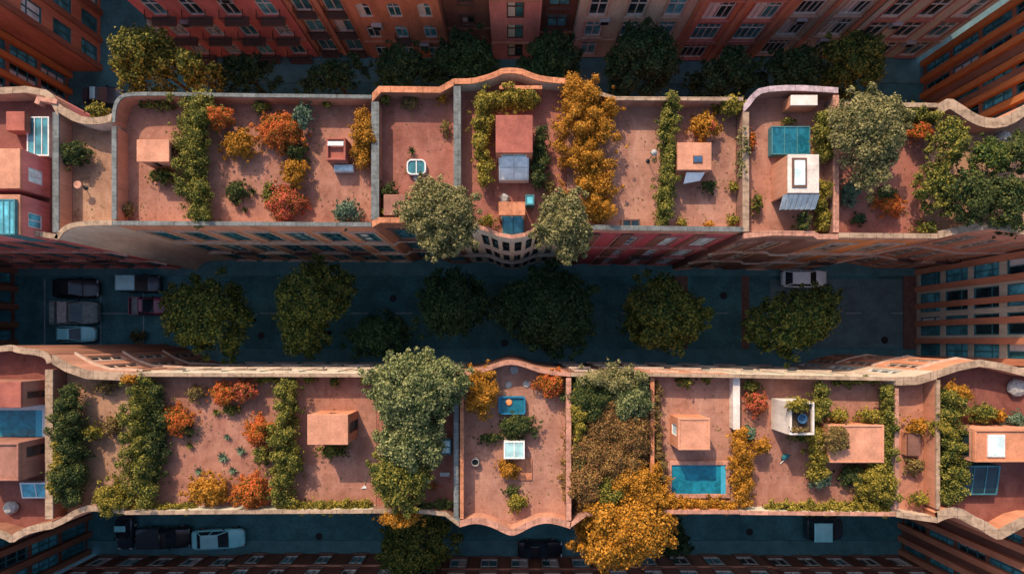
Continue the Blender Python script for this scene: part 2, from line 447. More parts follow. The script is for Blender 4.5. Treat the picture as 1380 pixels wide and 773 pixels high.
# ------------------------------------------------------------------ facades
def wall_panel(mb, p0, p1, z0, z1, ops, mname, depth=0.22):
    """wall from p0 to p1 (outside on the right hand), with real openings and reveals"""
    dx, dy = p1[0]-p0[0], p1[1]-p0[1]; Ln = math.hypot(dx, dy)
    ux, uy = dx/Ln, dy/Ln; nx, ny = -uy, ux          # inward
    def P(u, z, d=0.0): return (p0[0]+ux*u+nx*d, p0[1]+uy*u+ny*d, z)
    us = sorted({0.0, Ln} | {o[0] for o in ops} | {o[1] for o in ops})
    zs = sorted({z0, z1} | {o[2] for o in ops} | {o[3] for o in ops})
    for a, b in zip(us, us[1:]):
        for c, d in zip(zs, zs[1:]):
            mu, mz = (a+b)/2, (c+d)/2
            if any(o[0] < mu < o[1] and o[2] < mz < o[3] for o in ops): continue
            mb.face([P(a,c),P(b,c),P(b,d),P(a,d)], mname)
    for o in ops:
        a, b, c, d = o[:4]
        mb.face([P(a,c),P(a,d),P(a,d,depth),P(a,c,depth)], mname)
        mb.face([P(b,d),P(b,c),P(b,c,depth),P(b,d,depth)], mname)
        mb.face([P(a,c),P(a,c,depth),P(b,c,depth),P(b,c)], mname)
        mb.face([P(a,d,depth),P(a,d),P(b,d),P(b,d,depth)], mname)
        if len(o) > 4 and o[4]:                        # arched head: fill the two top corners
            r = (b-a)/2; cu = (a+b)/2
            for sgn in (-1, 1):
                arc = [P(cu+sgn*r*math.cos(t), d-r*0.8+r*0.8*math.sin(t)) for t in [i*math.pi/12 for i in range(7)]]
                corner = P(cu+sgn*r, d)
                pts = [corner] + arc
                if sgn > 0: pts.reverse()
                for i in range(1, 7):
                    mb.face([corner, arc[i-1], arc[i]] if sgn < 0 else [corner, arc[i], arc[i-1]], mname)

_WM = {}
def window_meshes(w, h, style, frame, trim):
    key = (round(w,2), round(h,2), style, frame, trim)
    if key in _WM: return _WM[key]
    f = MB(); t = 0.09
    f.box(0, w, 0.06, 0.16, 0, t, frame); f.box(0, w, 0.06, 0.16, h-t, h, frame)
    f.box(0, t, 0.062, 0.158, t, h-t, frame); f.box(w-t, w, 0.062, 0.158, t, h-t, frame)
    if w > 0.8: f.box(w/2-0.035, w/2+0.035, 0.064, 0.156, t, h-t, frame)
    if style == 'triple':
        f.box(w/4-0.025, w/4+0.025, 0.066, 0.154, t, h-t, frame); f.box(3*w/4-0.025, 3*w/4+0.025, 0.066, 0.154, t, h-t, frame)
    if style in ('french', 'triple', 'sash') and h > 1.2:
        f.box(t, w-t, 0.07, 0.15, h*0.68, h*0.68+0.06, frame)
    if h > 2.6: f.box(t, w-t, 0.071, 0.149, h*0.33, h*0.33+0.05, frame)
    if trim:
        f.box(-0.14, -0.004, -0.06, 0.004, -0.1, h+0.14, trim); f.box(w+0.004, w+0.14, -0.06, 0.004, -0.1, h+0.14, trim)
        f.box(-0.2, w+0.2, -0.10, 0.003, h+0.141, h+0.26, trim)
        f.box(-0.2, w+0.2, -0.16, 0.003, -0.2, -0.101, trim)
    fm = f.mesh('window_frame')
    panes = {}
    for g in ('glass_teal','glass_dark','glass_curtain','glass_bright','glass_pale'):
        p = MB()
        p.box(0.01, w-0.01, 0.17, 0.19, 0.01, h-0.01, g)
        panes[g] = p.mesh('pane')
    cm = MB()
    k = 9
    for i in range(k):
        a = i/k*w*0.42; b = (i+1)/k*w*0.42
        cm.box(a+0.08, b+0.07, 0.1605+0.004*(i%2), 0.1690, 0.09, h-0.08, 'canvas_white')
    curt = cm.mesh('curtain')
    _WM[key] = (fm, panes, curt)
    return _WM[key]

_BM = {}
def balcony_meshes(w, d, slabm, railm):
    key = (round(w,2), round(d,2), slabm, railm)
    if key in _BM: return _BM[key]
    s = MB(); s.box(0, w, -d, -0.002, -0.16, 0, slabm); s.box(0.1, 0.22, -d*0.75, -0.002, -0.36, -0.161, slabm); s.box(w-0.22, w-0.1, -d*0.75, -0.002, -0.36, -0.161, slabm)
    r = MB(); hr = 0.95
    r.box(0.02, w-0.02, -d+0.02, -d+0.06, hr, hr+0.05, railm)
    r.box(0.02, 0.06, -d+0.061, -0.01, hr, hr+0.05, railm); r.box(w-0.06, w-0.02, -d+0.061, -0.01, hr, hr+0.05, railm)
    n = max(5, int(w/0.14))
    for i in range(n+1):
        x = 0.03+(w-0.06)*i/n; r.box(x-0.011, x+0.011, -d+0.03, -d+0.052, 0, hr, railm)
    for y in [-d+0.16*j for j in range(1, int(d/0.16))]:
        r.box(0.03, 0.05, y-0.01, y+0.01, 0, hr, railm); r.box(w-0.05, w-0.03, y-0.01, y+0.01, 0, hr, railm)
    _BM[key] = (s.mesh('balcony_slab'), r.mesh('railing'))
    return _BM[key]

def chain_facade(bld, mb, chain, z1, spec, wallm, z0=0.0):
    """walls along a chain; spec = dict(sp, w, h, floors, style, frame, trim, balcony, arch, panes, skip)"""
    bx, by, bz = root_of(bld)
    rnd = random.Random(hash((round(chain[0][0],2), round(chain[0][1],2), len(chain))) & 0xffff)
    for p0, p1 in zip(chain, chain[1:]):
        dx, dy = p1[0]-p0[0], p1[1]-p0[1]; Ln = math.hypot(dx, dy)
        ops = []
        if spec and Ln > spec['w'] + 0.15:
            n = max(1, int((Ln-0.3)/spec['sp']))
            step = Ln/n
            for i in range(n):
                for fi, z in enumerate(spec['floors']):
                    u = step*(i+0.5) - spec['w']/2
                    hh = spec['h']
                    if z+hh > z1-0.15: continue
                    ops.append((u, u+spec['w'], z, z+hh, spec.get('arch', False), i, fi))
        wall_panel(mb, p0, p1, z0, z1, ops, wallm)
        rz = math.atan2(dy, dx); ux, uy = dx/Ln, dy/Ln
        for o in ops:
            fm, panes, curt = window_meshes(spec['w'], spec['h'], spec.get('style','french'), spec.get('frame','frame_white'), spec.get('trim'))
            loc = (p0[0]+ux*o[0]-bx, p0[1]+uy*o[0]-by, o[2]-bz)
            wo = place('window', fm, bld, loc, rz)
            g = rnd.choice(spec.get('panes', ['glass_teal','glass_dark','glass_teal','glass_curtain']))
            place('pane', panes[g], wo, (0,0,0))
            if g in ('glass_teal','glass_dark') and rnd.random() < spec.get('curtains', 0.35):
                place('curtain', curt, wo, (0,0,0))
            bal = spec.get('balcony')
            if bal and o[6] in bal['on'] and (not bal.get('alt') or (o[5]+o[6]) % 2 == 0):
                e = bal.get('extra', 0.3)
                sm, rm = balcony_meshes(spec['w']+2*e, bal.get('d', 0.7), bal.get('slab','trim_dark'), bal.get('rail','iron_black'))
                bo = place('balcony', sm, bld, (loc[0]-ux*e, loc[1]-uy*e, loc[2]-0.10), rz)
                place('railing', rm, bo, (0,0,0))

def building(name, label, cat, N, S, wallm, deckm, fac=None, par=None, h=H, dz=DZ, group=None, deckname='roof_deck'):
    """row house from a north and a south roof line (world points, west to east)"""
    xs = [p[0] for p in N+S]; ys = [p[1] for p in N+S]
    b = root(name, label, cat, ((min(xs)+max(xs))/2, (min(ys)+max(ys))/2, 0), 0, group)
    fac = fac or {}; par = par or {}
    chains = {'S': list(S), 'E': [S[-1], N[-1]], 'N': list(reversed(N)), 'W': [N[0], S[0]]}
    wb = MB()
    for k, ch in chains.items():
        chain_facade(b, wb, ch, dz, fac.get(k), wallm)
    world_child(wb, 'wall', b)
    for k, sp_ in fac.items():
        if sp_ and sp_.get('bands'):
            for zb in sp_['bands']:
                cm_ = MB(); sweep(cm_, trim_chain(chains[k], 0.006, 0.006), -0.14, -0.002, zb, zb+0.16, sp_.get('bandm', 'trim_stone'), k in 'NS')
                world_child(cm_, 'string_course', b)
    d = MB(); d.face([(x, y, dz) for x, y in list(S)+list(reversed(N))], deckm)
    d.face([(x, y, dz-0.35) for x, y in list(N)+list(reversed(S))], deckm)
    world_child(d, deckname, b)
    for k in 'SENW':
        if not par.get(k): continue
        pb = MB(); cb = MB()
        w, cm = par[k][0]*0.72, par[k][1]; ph = par[k][2] if len(par[k]) > 2 else h; bm_ = par[k][3] if len(par[k]) > 3 else {'wall_crimson':'wall_terracotta','wall_burnt':'wall_terracotta','wall_umber':'wall_brick','wall_red':'wall_terracotta'}.get(wallm, wallm)
        ch = chains[k]
        dzc = 0.0
        if k in 'EW':
            ws = {'E': ('S','N'), 'W': ('N','S')}[k]
            t = [par[q][0]+0.06 if par.get(q) else 0.01 for q in ws]
            ch = trim_chain(ch, t[0], t[1]); dzc = 0.012
        else:
            ch = trim_chain(ch, 0.004, 0.004)
        sweep(pb, ch, 0.0, w, dz+0.001, ph-0.09-dzc, bm_, k in 'NS')
        sweep(cb, ch, -0.05, w+0.04, ph-0.09-dzc, ph-dzc, cm, k in 'NS')
        world_child(pb, 'parapet', b)
        world_child(cb, 'coping', b)
    return b

def px_chain(pts, z=H):
    return [at(x, y, z) for x, y in pts]
# ------------------------------------------------------------------ foliage
def leaf_arrays(puffs, size, cover, rng, up=0.35, inner=0.25):
    """leaf-sized diamonds scattered over and inside ellipsoid puffs"""
    P = []; Nn = []
    for (x, y, z, rx, ry, rz) in puffs:
        rm = (rx*ry*rz)**(1/3)
        area = 4*math.pi*rm*rm*0.75
        n = max(12, int(area*cover/(size*size*0.30)))
        d = rng.normal(size=(n, 3)); d /= np.linalg.norm(d, axis=1)[:, None]
        low = d[:, 2] < -0.3
        d[low, 2] *= -1
        rad = np.where(rng.random(n) < inner, rng.uniform(0.35, 0.8, n), rng.uniform(0.82, 1.10, n))
        stray = rng.random(n) < 0.10
        rad[stray] = rng.uniform(1.05, 1.45, stray.sum())
        ph = rng.uniform(0, 6.283, 4)
        wob = 1 + 0.16*np.sin(d[:,0]*5.1+ph[0])*np.sin(d[:,1]*4.3+ph[1]) + 0.12*np.sin(d[:,0]*9.7+d[:,2]*6+ph[2])*np.sin(d[:,1]*8.9+ph[3])
        rad = rad*wob
        P.append(np.stack([x+d[:,0]*rx*rad, y+d[:,1]*ry*rad, z+d[:,2]*rz*rad], 1)); Nn.append(d)
    P = np.concatenate(P); Nn = np.concatenate(Nn)
    n = len(P)
    nn = Nn + rng.normal(size=(n, 3))*0.55 + np.array([0, 0, up])
    nn /= np.linalg.norm(nn, axis=1)[:, None]
    t = np.cross(nn, rng.normal(size=(n, 3))); t /= np.linalg.norm(t, axis=1)[:, None]
    s = np.cross(nn, t)
    L = (size*rng.uniform(0.45, 1.45, n))[:, None]
    Wd = L*rng.uniform(0.27, 0.40, n)[:, None]
    dro = nn*L*0.12
    V = np.stack([P - t*L*0.5 - dro, P + s*Wd, P + t*L*0.5 - dro, P - s*Wd], 1).reshape(-1, 3)
    return V

def leaf_object(name, V, mname, extra, parent):
    """one mesh: leaves plus stems (extra = MB)"""
    nl = len(V)//4
    ev = np.array(extra.v, dtype=np.float64).reshape(-1, 3) if extra else np.zeros((0, 3))
    ef = extra.f if extra else []
    me = bpy.data.meshes.new(name)
    me.vertices.add(len(V)+len(ev))
    me.vertices.foreach_set('co', np.concatenate([V, ev]).astype(np.float32).ravel())
    loops = list(range(len(V))); starts = [4*i for i in range(nl)]
    k = len(V)
    for f in ef:
        starts.append(len(loops)); loops += [len(V)+i for i in f]
    me.loops.add(len(loops)); me.loops.foreach_set('vertex_index', np.array(loops, dtype=np.int32))
    me.polygons.add(len(starts)); me.polygons.foreach_set('loop_start', np.array(starts, dtype=np.int32))
    me.materials.append(MATS['leaf_'+mname]); me.materials.append(MATS['bark'])
    mi = np.zeros(len(starts), dtype=np.int32); mi[nl:] = 1
    me.polygons.foreach_set('material_index', mi)
    me.update(calc_edges=True); me.validate()
    o = bpy.data.objects.new(name, me); COL.objects.link(o)
    if parent is not None: o.parent = parent
    return o

def ell_puffs(rng, rx, ry, h, n, rel=(0.30, 0.5), zc=0.5):
    """puffs filling a rounded mound rx x ry with height h standing on z = 0"""
    out = []
    m = min(rx, ry)
    out.append((0, 0, h*0.42, rx*0.62, ry*0.62, h*0.46))
    for i in range(n):
        a = 2.399963*i + rng.uniform(-0.5, 0.5); q = math.sqrt((i+0.6)/n)*rng.uniform(0.6, 1.02)
        pr = m*rng.uniform(*rel)
        x = rx*q*math.cos(a)*0.95; y = ry*q*math.sin(a)*0.95
        top = h*(1-0.5*q*q)*rng.uniform(0.55, 1.12)
        pz = min(pr*0.85, top*0.5)
        out.append((x, y, max(top-pz, pz*0.8), pr, pr, pz))
    for i in range(n//2):
        a = rng.uniform(0, 6.283); pr = m*rng.uniform(0.07, 0.17); q = rng.uniform(0.85, 1.25)
        out.append((rx*q*math.cos(a), ry*q*math.sin(a), h*rng.uniform(0.15, 0.6), pr, pr, pr*0.8))
    return out

PLANT_N = [0]
PLANT_SPOTS = []
def bush(px, py, rx, ry, h, sp, label, name='shrub', cat='shrub', group='shrubs growing on the roofs', z=DZ, leaf=0.105, cover=1.0, n=None, rel=(0.17,0.36)):
    PLANT_N[0] += 1
    rng = np.random.default_rng(1000+PLANT_N[0])
    zc = z + h*0.6
    X, Y = at(px, py, zc); k = mpp(zc)
    rx *= k; ry *= k
    n = n or max(10, min(60, int(24*max(rx, ry)/0.8)))
    puffs = ell_puffs(rng, rx, ry, h, n, rel)
    V = leaf_arrays(puffs, leaf, cover, rng)
    V[:, 2] = np.maximum(V[:, 2], 0.03)
    st = MB()
    for i in range(4):
        a = 1.57*i+0.4
        st.tube([(0.06*math.cos(a), 0.06*math.sin(a), 0), (rx*0.3*math.cos(a), ry*0.3*math.sin(a), h*0.5)], [0.03, 0.012], 'bark', 5)
    o = leaf_object(name, V, sp, st, None)
    o.location = (X, Y, z)
    if z == DZ: PLANT_SPOTS.append((X, Y, rx, ry, sp))
    return tag(o, label, cat, group)

def hedge(pts, h, sp, label, name='hedge', cat='hedge', group='hedges and beds on the roofs', z=DZ, leaf=0.105, cover=0.85, over=0.0):
    """pts = [(px, py, half width in px)] along the middle of the planting"""
    PLANT_N[0] += 1
    rng = np.random.default_rng(3000+PLANT_N[0])
    zc = z + h*0.6; k = mpp(zc)
    W3 = [(*at(x, y, zc), w*k) for x, y, w in pts]
    ox, oy = W3[0][0], W3[0][1]
    puffs = []; st = MB()
    for (xa, ya, wa), (xb, yb, wb) in zip(W3, W3[1:]):
        Ln = math.hypot(xb-xa, yb-ya)
        wm = (wa+wb)/2
        step = min(0.42, max(0.2, wm*0.5))
        m = max(1, int(Ln/step))
        nx, ny = -(yb-ya)/Ln, (xb-xa)/Ln
        for i in range(m+1):
            t = i/m; w = wa+(wb-wa)*t
            cx, cy = xa+(xb-xa)*t, ya+(yb-ya)*t
            for j in range(max(2, int(round(w*3.4)))):
                pr = w*rng.uniform(0.28, 0.6) if w < 0.6 else rng.uniform(0.17, 0.42)
                s = rng.uniform(-1, 1)*max(0.0, w-pr*0.8)*rng.uniform(0.85, 1.2)
                hh = h*rng.uniform(0.5, 1.12)*(1-0.25*(abs(s)/max(w, .01))**2)
                pz = min(hh*0.5, pr*rng.uniform(0.9, 1.4))
                puffs.append((cx+nx*s-ox+rng.uniform(-.12,.12), cy+ny*s-oy+rng.uniform(-.12,.12), hh-pz, pr, pr, pz))
            puffs.append((cx-ox+rng.uniform(-.2,.2)*w, cy-oy+rng.uniform(-.2,.2)*w, h*0.34, min(w*.6,.7), min(w*.6,.7), h*0.34))
        for i in range(int(Ln*3.2)):
            t = rng.random(); w = wa+(wb-wa)*t; pr = rng.uniform(0.06, 0.17); sg = (-1 if rng.random() < .5 else 1)*w*rng.uniform(0.9, 1.3)
            puffs.append((xa+(xb-xa)*t+nx*sg-ox, ya+(yb-ya)*t+ny*sg-oy, h*rng.uniform(0.12, 0.75), pr, pr, pr*0.8))
        for i in range(max(1, m//2)):
            t = (i+0.5)/max(1, m//2)
            cx, cy = xa+(xb-xa)*t-ox, ya+(yb-ya)*t-oy
            st.tube([(cx, cy, 0), (cx+0.06, cy+0.04, h*0.6)], [0.03, 0.012], 'bark', 5)
    V = leaf_arrays(puffs, leaf, cover, rng)
    V[:, 2] = np.maximum(V[:, 2], 0.03)
    o = leaf_object(name, V, sp, st, None)
    o.location = (ox, oy, z)
    return tag(o, label, cat, group)

def tree(px, py, rx, ry, zlow, ztop, sp, label, base=0.0, leaf=0.22, name='street_tree', cat='tree', group='trees in the streets', n=18, cover=1.0, shape=1.0, trunk_r=0.16):
    """crown between zlow and ztop, rx x ry px wide, seen at (px, py)"""
    PLANT_N[0] += 1
    rng = np.random.default_rng(5000+PLANT_N[0])
    zm = zlow + (ztop-zlow)*0.55
    X, Y = at(px, py, zm); k = mpp(zm); rx *= k; ry *= k
    r = root(name, label, cat, (X, Y, base), rng.uniform(0, 0.4), group)
    hc = ztop-zlow; puffs = []; tr = MB(); z0 = zlow-base
    m = min(rx, ry)
    tr.tube([(0,0,0), (0.05,0.02,(z0)*0.5), (0.0,0.05,z0+hc*0.25)], [trunk_r*1.25, trunk_r, trunk_r*0.7], 'bark', 8)
    puffs.append((0, 0, z0+hc*0.45, rx*0.55, ry*0.55, hc*0.38))
    n = int(n*2.2)
    for i in range(n):
        a = 2.399963*i + rng.uniform(-0.45, 0.45); q = math.sqrt((i+0.5)/n)*rng.uniform(0.78, 1.06)
        pr = m*rng.uniform(0.13, 0.30)
        x = (rx-pr*0.75)*q*math.cos(a); y = (ry-pr*0.75)*q*math.sin(a)
        up = z0+hc*(0.42+0.58*math.sqrt(max(0.0, 1-(q*0.95)**2))*rng.uniform(0.58, 1.0))
        pz = pr*rng.uniform(0.6, 0.9)
        puffs.append((x, y, up-pz, pr, pr, pz))
        if i % 6 == 0:
            tr.tube([(0, 0.05, z0+hc*0.1), (x*0.5, y*0.5, z0+hc*0.3), (x*0.9, y*0.9, up-pz)], [trunk_r*0.5, trunk_r*0.3, 0.02], 'bark', 6)
    for i in range(n//3):                              # lower skirt
        a = 2*math.pi*i/(n//3) + rng.uniform(-0.2, 0.2); pr = m*rng.uniform(0.16, 0.30)
        puffs.append(((rx-pr)*math.cos(a)*0.95, (ry-pr)*math.sin(a)*0.95, z0+hc*rng.uniform(0.2, 0.42), pr, pr, pr*0.8))
    for i in range(n):                                 # small sprays that break the outline
        a = rng.uniform(0, 6.283); pr = m*rng.uniform(0.05, 0.13)
        puffs.append((rx*math.cos(a)*rng.uniform(0.75,1.12), ry*math.sin(a)*rng.uniform(0.75,1.12), z0+hc*rng.uniform(0.3, 0.65), pr, pr, pr))
    p1_, p2_ = rng.uniform(0, 6.283, 2)
    warped = []
    for (x, y, z_, a_, b_, c_) in puffs:               # uneven outline: lobes and bays
        t = math.atan2(y, x); q = min(1.0, math.hypot(x/rx, y/ry))
        k_ = 1 + q*(0.13*math.sin(2*t+p1_)+0.11*math.sin(3*t+p2_)+0.07*math.sin(5*t+p1_*2))
        warped.append((x*k_, y*k_, z_, a_, b_, c_))
    keep = [p for i, p in enumerate(warped) if i == 0 or rng.random() > 0.10]
    V = leaf_arrays(keep, leaf, cover, rng, inner=0.3)
    tr.build('trunk', r, smooth=True)
    leaf_object('crown', V, sp, None, r)
    return r

def agave(px, py, r, label, sp='blue', h=0.45, nleaf=16, group='spiky rosettes on the roof', z=DZ, cat='agave', name='agave'):
    PLANT_N[0] += 1
    rng = random.Random(PLANT_N[0])
    X, Y = at(px, py, z+h*0.4); r = r*mpp(z)
    mb = MB()
    for i in range(nleaf):
        a = 2.399963*i; q = 0.35+0.65*i/nleaf
        ln = r*(0.7+0.4*rng.random()); tilt = 1.25-0.95*q
        d = (math.cos(a), math.sin(a)); s = (-d[1], d[0]); w = ln*0.13
        def p(t, o, dz=0): return (d[0]*ln*t*math.cos(tilt)+s[0]*o, d[1]*ln*t*math.cos(tilt)+s[1]*o, 0.05+h*math.sin(tilt)*t*1.1-0.15*h*t*t+dz)
        mb.face([p(0.03,-w*.5), p(0.45,-w), p(0.45,0,-0.02), p(0.03,0,-0.02)], 'leaf_'+sp); mb.face([p(0.03,0,-0.02), p(0.45,0,-0.02), p(0.45,w), p(0.03,w*.5)], 'leaf_'+sp)
        mb.face([p(0.45,-w), p(1,0), p(0.45,0,-0.02)], 'leaf_'+sp); mb.face([p(0.45,0,-0.02), p(1,0), p(0.45,w)], 'leaf_'+sp)
    o = mb.build(name); o.location = (X, Y, z)
    return tag(o, label, cat, group)

# ------------------------------------------------------------------ things on the roofs
def px_rect(x0, y0, x1, y1, z):
    a = at(x0, y1, z); b = at(x1, y0, z)
    return a[0], b[0], a[1], b[1]          # X0, X1, Y0, Y1

def hut(bld, r, h, wallm, roofm, label=None, over=0.0, lip=None, feats=(), z=DZ, name='stair_hut', thick=0.14, parapet=0.0):
    """box with a roof slab; r = pixel rectangle of its top; feats = (side, u0, u1, v0, v1, frame, pane)"""
    zt = z+h
    X0, X1, Y0, Y1 = px_rect(*r, zt)
    o = over
    wb = MB()
    w0, w1, v0, v1 = X0+o, X1-o, Y0+o, Y1-o
    sides = {'S': ((w0, v0), (w1, v0)), 'E': ((w1, v0), (w1, v1)), 'N': ((w1, v1), (w0, v1)), 'W': ((w0, v1), (w0, v0))}
    zwall = zt-thick
    ops = {k: [] for k in sides}
    for ft in feats:
        p0, p1 = sides[ft[0]]; Ln = math.hypot(p1[0]-p0[0], p1[1]-p0[1])
        ops[ft[0]].append((ft[1]*Ln, ft[2]*Ln, z+ft[3]*(h-thick), z+ft[4]*(h-thick)))
    for k, (p0, p1) in sides.items():
        wall_panel(wb, p0, p1, z, zwall, ops[k], wallm, 0.12)
    lx, ly, lz = root_of(bld)
    cx, cy = (X0+X1)/2, (Y0+Y1)/2
    wb.v = [(a-cx, b-cy, c-z) for a, b, c in wb.v]
    hb = wb.build(name, bld, label=label); hb.location = (cx-lx, cy-ly, z-lz)
    rb = MB(); rb.box(X0-cx, X1-cx, Y0-cy, Y1-cy, h-thick+0.001, h, lip or roofm, roofm)
    if parapet:
        t = 0.13
        for bx in ((X0-cx, X1-cx, Y1-cy-t, Y1-cy), (X0-cx, X1-cx, Y0-cy, Y0-cy+t), (X0-cx, X0-cx+t, Y0-cy+t+.002, Y1-cy-t-.002), (X1-cx-t, X1-cx, Y0-cy+t+.002, Y1-cy-t-.002)):
            rb.box(bx[0]+.002, bx[1]-.002, bx[2]+.002, bx[3]-.002, h+0.001, h+parapet, lip or roofm)
    rb.build('roof_slab', hb, bevel=0.025)
    for i, ft in enumerate(feats):
        p0, p1 = sides[ft[0]]; Ln = math.hypot(p1[0]-p0[0], p1[1]-p0[1])
        u = ft[1]*Ln; w = (ft[2]-ft[1])*Ln; hh = (ft[4]-ft[3])*(h-thick); zz = ft[3]*(h-thick)
        dx, dy = (p1[0]-p0[0])/Ln, (p1[1]-p0[1])/Ln
        m = MB(); t = 0.06
        m.box(0, w, 0.03, 0.09, 0, t, ft[5]); m.box(0, w, 0.03, 0.09, hh-t, hh, ft[5])
        m.box(0, t, 0.031, 0.089, t, hh-t, ft[5]); m.box(w-t, w, 0.031, 0.089, t, hh-t, ft[5])
        m.box(t, w-t, 0.07, 0.085, t, hh-t, ft[6])
        if w > 0.9: m.box(w/2-0.03, w/2+0.03, 0.032, 0.088, t, hh-t, ft[5])
        nm = 'door' if ft[3] < 0.02 and hh > 1.5 else 'window'
        wo = m.build(nm, hb); wo.location = (p0[0]+dx*u-cx, p0[1]+dy*u-cy, zz); wo.rotation_euler = (0, 0, math.atan2(dy, dx))
    return hb

def skylight(bld, r, h, frame, pane, nx=2, ny=1, label=None, z=DZ, name='skylight', slope=0.0, fw=0.09):
    """glazed roof light standing h high; slope lowers its south edge"""
    X0, X1, Y0, Y1 = px_rect(*r, z+h)
    lx, ly, lz = root_of(bld); cx, cy = (X0+X1)/2, (Y0+Y1)/2
    a, b, c, d = X0-cx, X1-cx, Y0-cy, Y1-cy
    def zt(y): return h-slope*(d-y)/(d-c)
    f = MB()
    def bar(x0, x1, y0, y1, za=0.0, dz=0.0):
        f.hexa([(x0,y0,za if za == 0 else zt(y0)-za),(x1,y0,za if za == 0 else zt(y0)-za),(x1,y1,za if za == 0 else zt(y1)-za),(x0,y1,za if za == 0 else zt(y1)-za),
                (x0,y0,zt(y0)+dz),(x1,y0,zt(y0)+dz),(x1,y1,zt(y1)+dz),(x0,y1,zt(y1)+dz)], frame)
    bar(a, a+fw, c, d); bar(b-fw, b, c, d); bar(a+fw+.001, b-fw-.001, c, c+fw, dz=-0.004); bar(a+fw+.001, b-fw-.001, d-fw, d, dz=-0.004)
    for i in range(1, nx):
        x = a+(b-a)*i/nx; bar(x-0.03, x+0.03, c+fw+.001, d-fw-.001, 0.05, -0.008)
    for i in range(1, ny):
        y = c+(d-c)*i/ny; bar(a+fw+.001, b-fw-.001, y-0.03, y+0.03, 0.05, -0.012)
    o = f.build(name, bld, label=label); o.location = (cx-lx, cy-ly, z-lz)
    p = MB()
    p.hexa([(a+.03,c+.03,zt(c)-.06),(b-.03,c+.03,zt(c)-.06),(b-.03,d-.03,zt(d)-.06),(a+.03,d-.03,zt(d)-.06),(a+.03,c+.03,zt(c)-.04),(b-.03,c+.03,zt(c)-.04),(b-.03,d-.03,zt(d)-.04),(a+.03,d-.03,zt(d)-.04)], pane)
    p.build('pane', o)
    return o

def pool(bld, r, rim, rimm, waterm, label=None, z=DZ, ladder=False):
    X0, X1, Y0, Y1 = px_rect(*r, z+0.12)
    lx, ly, lz = root_of(bld); cx, cy = (X0+X1)/2, (Y0+Y1)/2
    a, b, c, d = X0-cx, X1-cx, Y0-cy, Y1-cy
    m = MB(); w = rim
    m.box(a-w, b+w, d, d+w, 0, 0.2, rimm); m.box(a-w, b+w, c-w, c, 0, 0.2, rimm)
    m.box(a-w, a, c+.001, d-.001, 0, 0.196, rimm); m.box(b, b+w, c+.001, d-.001, 0, 0.196, rimm)
    o = m.build('pool', bld, label=label, bevel=0.02); o.location = (cx-lx, cy-ly, z-lz)
    q = MB(); q.box(a+.002, b-.002, c+.002, d-.002, 0.01, 0.10, waterm); q.build('water', o)
    s = MB(); sw = (b-a)*0.09
    s.box(b-sw, b-0.004, c+.004, d-.004, 0.02, 0.125, 'pool_tile'); s.build('step', o)
    return o

# ------------------------------------------------------------------ vehicles
def loft(mb, secs, mname):
    """secs = [(x, half width, zbottom, zshoulder, ztop)]"""
    s = mb.slot(mname); rings = []
    for x, w, zb, zs, zt in secs:
        k = len(mb.v)
        pts = [(-w*.86,zb),(-w*.98,zb+.12),(-w,(zb+zs)/2),(-w*.97,zs),(-w*.84,zt-.015),(-w*.4,zt),(w*.4,zt),(w*.84,zt-.015),(w*.97,zs),(w,(zb+zs)/2),(w*.98,zb+.12),(w*.86,zb)]
        mb.v += [(x, y, z) for y, z in pts]; rings.append(list(range(k, k+12)))
    for a, b in zip(rings, rings[1:]):
        for j in range(12):
            mb.f.append((a[j], b[j], b[(j+1)%12], a[(j+1)%12])); mb.m.append(s)
    mb.f.append(tuple(reversed(rings[0]))); mb.m.append(s); mb.f.append(tuple(rings[-1])); mb.m.append(s)
    # outward winding is fixed by recalculation in build_body
def recalc(o):
    import bmesh
    bm = bmesh.new(); bm.from_mesh(o.data); bmesh.ops.recalc_face_normals(bm, faces=bm.faces); bm.to_mesh(o.data); bm.free()

def wheels(r, xs, w, rad):
    t = MB(); t.lathe([(rad*.62,-.1),(rad*.93,-.1),(rad,-.06),(rad,.06),(rad*.93,.1),(rad*.62,.1)], 'rubber', 20)
    t.v = [(x, z, y) for x, y, z in t.v]
    tm = t.mesh('wheel', True)
    q = MB(); q.lathe([(rad*.6,-.075),(rad*.61,-.07),(rad*.61,.07),(rad*.6,.075)], 'metal_pale', 16); q.v = [(x, z, y) for x, y, z in q.v]
    rm = q.mesh('rim')
    for x in xs:
        for s in (-1, 1):
            wo = place('wheel', tm, r, (x, s*(w-0.09), rad)); ro = place('rim', rm, wo, (0, s*0.03, 0))

